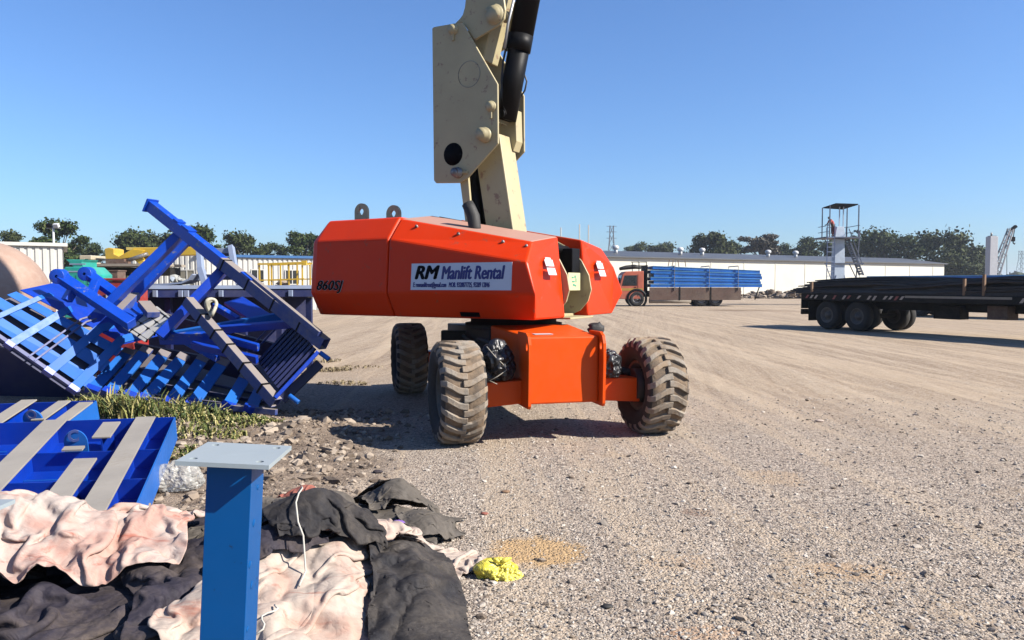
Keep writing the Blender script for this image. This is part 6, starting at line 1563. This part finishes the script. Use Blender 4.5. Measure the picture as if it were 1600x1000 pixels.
def creases(nt, v, sc_):
    """sharp random crease lines: folded noise, two sizes, over a fine weave"""
    a = nt.math('ABSOLUTE', nt.math('SUBTRACT', nt.noise(v, sc_, 2, .5, .6), .5)); c = nt.math('ABSOLUTE', nt.math('SUBTRACT', nt.noise(nt.mapping(v, (1, 2.2, 1), (0, 0, .7)), sc_ * 2.3, 2, .5, .5), .5))
    h = nt.math('ADD', nt.math('MULTIPLY', a, 2.2), nt.math('MULTIPLY', c, 1.1)); return nt.math('ADD', h, nt.math('MULTIPLY', nt.noise(v, 150, 2, .5), .06))
def tarpmat(name, c0, c1, dusty, rough, dustcol=(.22, .185, .15), spec=.5):
    m, nt, b = newmat(name); v = objco(nt)
    n1 = nt.noise(v, 3.0, 5, .65, .4); n2 = nt.noise(v, 40, 4, .7); n3 = nt.noise(v, 9, 5, .7, .8)
    c = nt.ramp(n3, [(.35, c0), (.65, c1)])
    f = nt.math('MULTIPLY', nt.ramp(n1, [(.38, 0), (.68, 1)]), nt.ramp(n2, [(.3, dusty * .4), (.7, dusty)]))
    c = nt.mix(f, c, dustcol); nt.link(c, b.inputs['Base Color'])
    nt.link(nt.math('ADD', nt.math('MULTIPLY', f, .4), rough, True), b.inputs['Roughness']); b.inputs['Specular IOR Level'].default_value = spec
    h = creases(nt, v, 4.5)
    nt.link(nt.bump(h, .55, .028), b.inputs['Normal']); return m
M_TARPB = tarpmat('black_tarp', (.016, .015, .018), (.040, .038, .042), .6, .74, spec=.18)
M_TARPG = tarpmat('grey_dusty_tarp', (.10, .088, .075), (.17, .15, .13), .7, .82, spec=.15)
M_TARPP = tarpmat('violet_black_tarp', (.026, .023, .034), (.060, .052, .070), .7, .72, (.22, .17, .13), .18)
def clothmat(name, base, stain, amt):
    m, nt, b = newmat(name); v = objco(nt)
    n1 = nt.noise(v, 2.2, 4, .6, 1.0); n2 = nt.noise(nt.mapping(v, (1, 4, 4), (0, 0, R(35))), 2.6, 5, .65, .6); n3 = nt.noise(v, 26, 4, .7)
    c = nt.ramp(n3, [(.3, tuple(x * .86 for x in base)), (.7, base)])
    c = nt.mix(nt.ramp(n1, [(.46, 0), (.64, amt * .75)]), c, stain)
    c = nt.mix(nt.ramp(n2, [(.57, 0), (.68, amt)]), c, (stain[0] * .85, stain[1] * .6, stain[2] * .55))
    nt.link(c, b.inputs['Base Color']); b.inputs['Roughness'].default_value = .88; b.inputs['Specular IOR Level'].default_value = .2
    h = creases(nt, v, 4.0)
    nt.link(nt.bump(h, .5, .028), b.inputs['Normal']); return m
M_PINK = clothmat('pale_pink_cloth', (.68, .56, .49), (.56, .26, .19), .85)
M_PINK2 = clothmat('cream_pink_cloth', (.66, .54, .45), (.54, .25, .17), .7)
M_RED = clothmat('terracotta_cloth', (.42, .15, .11), (.34, .09, .07), .6)

cloth('tarpaulin', 'broad violet black tarpaulin spread in the bottom left corner under the pink cloth', M_TARPP, (165, 970), (2.1, 1.30), R(12), 100, .10, (3, 2.2), 3, dome=.10, comp=(.70, .76))
cloth('tarpaulin', 'dusty brown black tarpaulin spread flat around the foot of the blue post', M_TARPP, (395, 900), (1.15, 1.75), R(20), 72, .06, (2, 3), 14, dome=.12, comp=(.80, .86))
cloth('tarpaulin', 'grey dusty tarpaulin stretched long across the back of the pile', M_TARPG, (548, 824), (1.45, .62), R(-14), 100, .06, (2, 1.6), 22, dome=.16, comp=(.92, .86))
cloth('pink_cloth', 'cream and pink cloth streaked with red lying between the black tarpaulins', M_PINK2, (520, 940), (.90, 1.6), R(-24), 72, .12, (3.5, 2), 31, dome=.13, comp=(.66, .84))
cloth('tarpaulin', 'black tarpaulin in thick folds at the right end of the pile', M_TARPB, (648, 950), (.44, 1.15), R(12), 60, .20, (1.4, 2.8), 45, dome=.13, comp=(.76, .60))
cloth('tarpaulin', 'black tarpaulin roll tucked right behind the blue post', M_TARPB, (440, 862), (.62, .40), R(-6), 60, .12, (1.6, 3), 58, dome=.12, comp=(.84, .68))
cloth('tarpaulin', 'grey tarpaulin bundle gathered at the far right corner of the pile', M_TARPG, (625, 812), (.50, .42), R(20), 56, .18, (2.4, 2.4), 71, dome=.20, comp=(.68, .70))
cloth('tarpaulin', 'grey brown scrap of tarpaulin beside the black folds near the gravel', M_TARPG, (672, 838), (.36, .30), R(40), 48, .12, (3, 3), 77, dome=.10, comp=(.68, .70))
cloth('pink_cloth', 'small cream cloth strip poking out above the right black folds', M_PINK2, (598, 878), (.50, .34), R(12), 46, .08, (3, 1.6), 83, dome=.06, comp=(.78, .80))
cloth('tarpaulin', 'grey black sleeve of tarpaulin lying over the cream cloth', M_TARPP, (440, 945), (.48, .20), R(28), 52, .10, (1.6, 2), 91, dome=.08, comp=(.8, .62))
cloth('red_cloth', 'terracotta cloth scrap laid over the crumpled black tarpaulin', M_RED, (496, 846), (.46, .26), R(-14), 44, .06, (2, 1.5), 63, dome=.03, comp=(.75, .75))
cloth('red_cloth', 'terracotta cloth scrap at the far edge of the pile on the stones', M_RED, (482, 800), (.34, .22), R(-10), 40, .10, (3, 2), 66, dome=.08, comp=(.62, .66))
cloth('tarpaulin', 'small black tarpaulin flap folded against the right side of the post', M_TARPB, (430, 905), (.34, .46), R(35), 44, .10, (2, 2), 101, dome=.08, comp=(.66, .74))
cloth('pink_cloth', 'narrow cream cloth fold between the crumpled tarpaulin and the right black folds', M_PINK2, (582, 900), (.50, .24), R(48), 44, .10, (2.4, 1.6), 104, dome=.08, comp=(.66, .58))
cloth('tarpaulin', 'thin black tarpaulin strip lying over the pink streaked cloth at the bottom', M_TARPB, (470, 930), (.36, .12), R(20), 44, .06, (2, 1.2), 107, dome=.05, comp=(.8, .60))
cloth('tarpaulin', 'ragged dark scrap of tarpaulin at the far edge next to the grey bundle', M_TARPB, (585, 800), (.34, .24), R(-30), 40, .12, (2.4, 2), 109, dome=.10, comp=(.62, .66))
cloth('tarpaulin', 'brownish tarpaulin corner turned up at the left of the post foot', M_TARPG, (300, 868), (.42, .34), R(25), 44, .10, (2, 2), 112, dome=.05, comp=(.76, .72))
cloth('tarpaulin', 'black tarpaulin crumpled high in the middle of the pile', M_TARPB, (508, 918), (.50, .44), R(30), 56, .18, (1.8, 1.8), 52, dome=.12, comp=(.60, .62))
cloth('red_cloth', 'small terracotta cloth fold caught against the crumpled black tarpaulin', M_RED, (500, 872), (.30, .13), R(-20), 36, .05, (2, 1.2), 121, dome=.04, comp=(.75, .66))
cloth('pink_cloth', 'pale pink cloth with red stains heaped over the near edge of the blue panel', M_PINK, (30, 905), (1.72, 1.05), R(14), 110, .14, (3.2, 2.2), 37, dome=.42, comp=(.68, .74))
for k, (pts, lab_) in enumerate((([(476, 822, .42), (468, 850, .40), (470, 885, .40), (474, 920, .36)], 'white cord looping over the middle of the tarpaulin pile'), ([(400, 965, .38), (420, 950, .38), (440, 938, .36)], 'white cord lying over the tarpaulins right of the blue post'))):
    q = []; ctl = [gnd(px, py, .22) for px, py, z in pts]
    for i_ in range(len(ctl) - 1):
        for t_ in (0, .2, .4, .6, .8):
            c_ = ctl[i_].lerp(ctl[i_ + 1], t_); c_.x += .02 * math.sin(6 * (i_ + t_)); c_.z = max(float(floor_at(np.array(c_.x + a_), np.array(c_.y + b_))) for a_ in (-.02, 0, .02) for b_ in (-.02, 0, .02)) + .008; q.append(c_)
    p = MB(); p.tube(q, .0045, 6); tag(p.build('cord', plain('white_cord', (.66, .62, .54), .8), loc=q[0][:]), lab_, 'cord')
# purple rag in the far bundle
c0 = gnd(622, 800, .2); c0.z = float(floor_at(np.array(c0.x), np.array(c0.y))) + .015; lump('rag', c0, (.035, .022, .016), plain('purple_rag_cloth', (.25, .12, .5), .8), 21, 'small purple rag in the far grey bundle', 'rag', 3, .4)
# yellow carrier bag
m, nt, b = newmat('yellow_plastic'); v = objco(nt)
c = nt.ramp(nt.noise(v, 8, 4, .6), [(.35, (.90, .74, .06)), (.65, (.97, .86, .16))]); nt.link(c, b.inputs['Base Color']); b.inputs['Roughness'].default_value = .38
b.inputs['Subsurface Weight'].default_value = .0; b.inputs['Transmission Weight'].default_value = .0
nt.link(nt.bump(nt.noise(v, 9, 4, .6, 1.6), .7, .03), b.inputs['Normal']); M_YBAG = m
c0 = gnd(781, 900); c0.z = float(ground_h(c0.x, c0.y))
bag = crumpled('carrier_bag', (c0.x, c0.y, c0.z - .004), (.19, .14, .115), M_YBAG, 17, 'crumpled yellow plastic bag lying on the gravel beside the sand', 'plastic bag')
p = MB(); e0_ = Vector((c0.x, c0.y, c0.z + .085))
for a_, L in ((.5, .075), (1.5, .06), (2.7, .05)):
    q = [e0_ + Vector((math.cos(a_) * L * t_, -.02 + math.sin(a_) * .02 * t_, .02 * t_)) for t_ in (0, .5, 1)]; p.tube(q, [.012, .016, .004], 7)
ho = p.build('handle', M_YBAG); ho.parent = bag; ho.location = -Vector(bag.location)
# clear plastic bag on the stones at the left
m, nt, b = newmat('milky_plastic'); v = objco(nt)
b.inputs['Base Color'].default_value = (.72, .70, .64, 1); b.inputs['Roughness'].default_value = .25; b.inputs['Alpha'].default_value = .5
nt.link(nt.bump(nt.noise(v, 8, 4, .6, 1.6), .7, .03), b.inputs['Normal'])
c0 = gnd(278, 775); crumpled('plastic_sack', (c0.x, c0.y, float(ground_h(c0.x, c0.y)) + .02), (.26, .18, .19), m, 33, 'milky clear plastic sack crumpled on the stones behind the blue post', 'plastic sack')
# small litter on the gravel
for px, py, s_, mt, lab_ in ((790, 768, .022, M_WOOD, 'reddish brown chip of wood on the gravel in front of the near tyre'), (757, 802, .018, M_RED, 'tiny red scrap on the gravel above the yellow bag'), (948, 950, .02, M_BLACKM, 'small black lump on the gravel at the lower middle'), (590, 738, .03, M_TARPP, 'dark rag on the gravel beyond the tarpaulin pile'), (1280, 660, .035, M_PINK2, 'pale flat stone on the gravel right of the lift')):
    c0 = gnd(px, py); lump('litter', (c0.x, c0.y, float(ground_h(c0.x, c0.y)) + s_ * .35), (s_ * 1.5, s_, s_ * .5), mt, int(px), lab_, 'litter', 2, .35)

# ================================================================== one common reflectance level for every surface
KALB = .52
for m in bpy.data.materials:
    t = m.node_tree; b = t.nodes.get('Principled BSDF')
    if b is None: continue
    inp = b.inputs['Base Color']; mx = t.nodes.new('ShaderNodeMix'); mx.data_type = 'RGBA'; mx.blend_type = 'MULTIPLY'; mx.inputs['Factor'].default_value = 1; mx.inputs[7].default_value = (KALB, KALB, KALB, 1)
    if inp.is_linked: t.links.new(inp.links[0].from_socket, mx.inputs[6])
    else: mx.inputs[6].default_value = inp.default_value
    t.links.new(mx.outputs[2], inp)
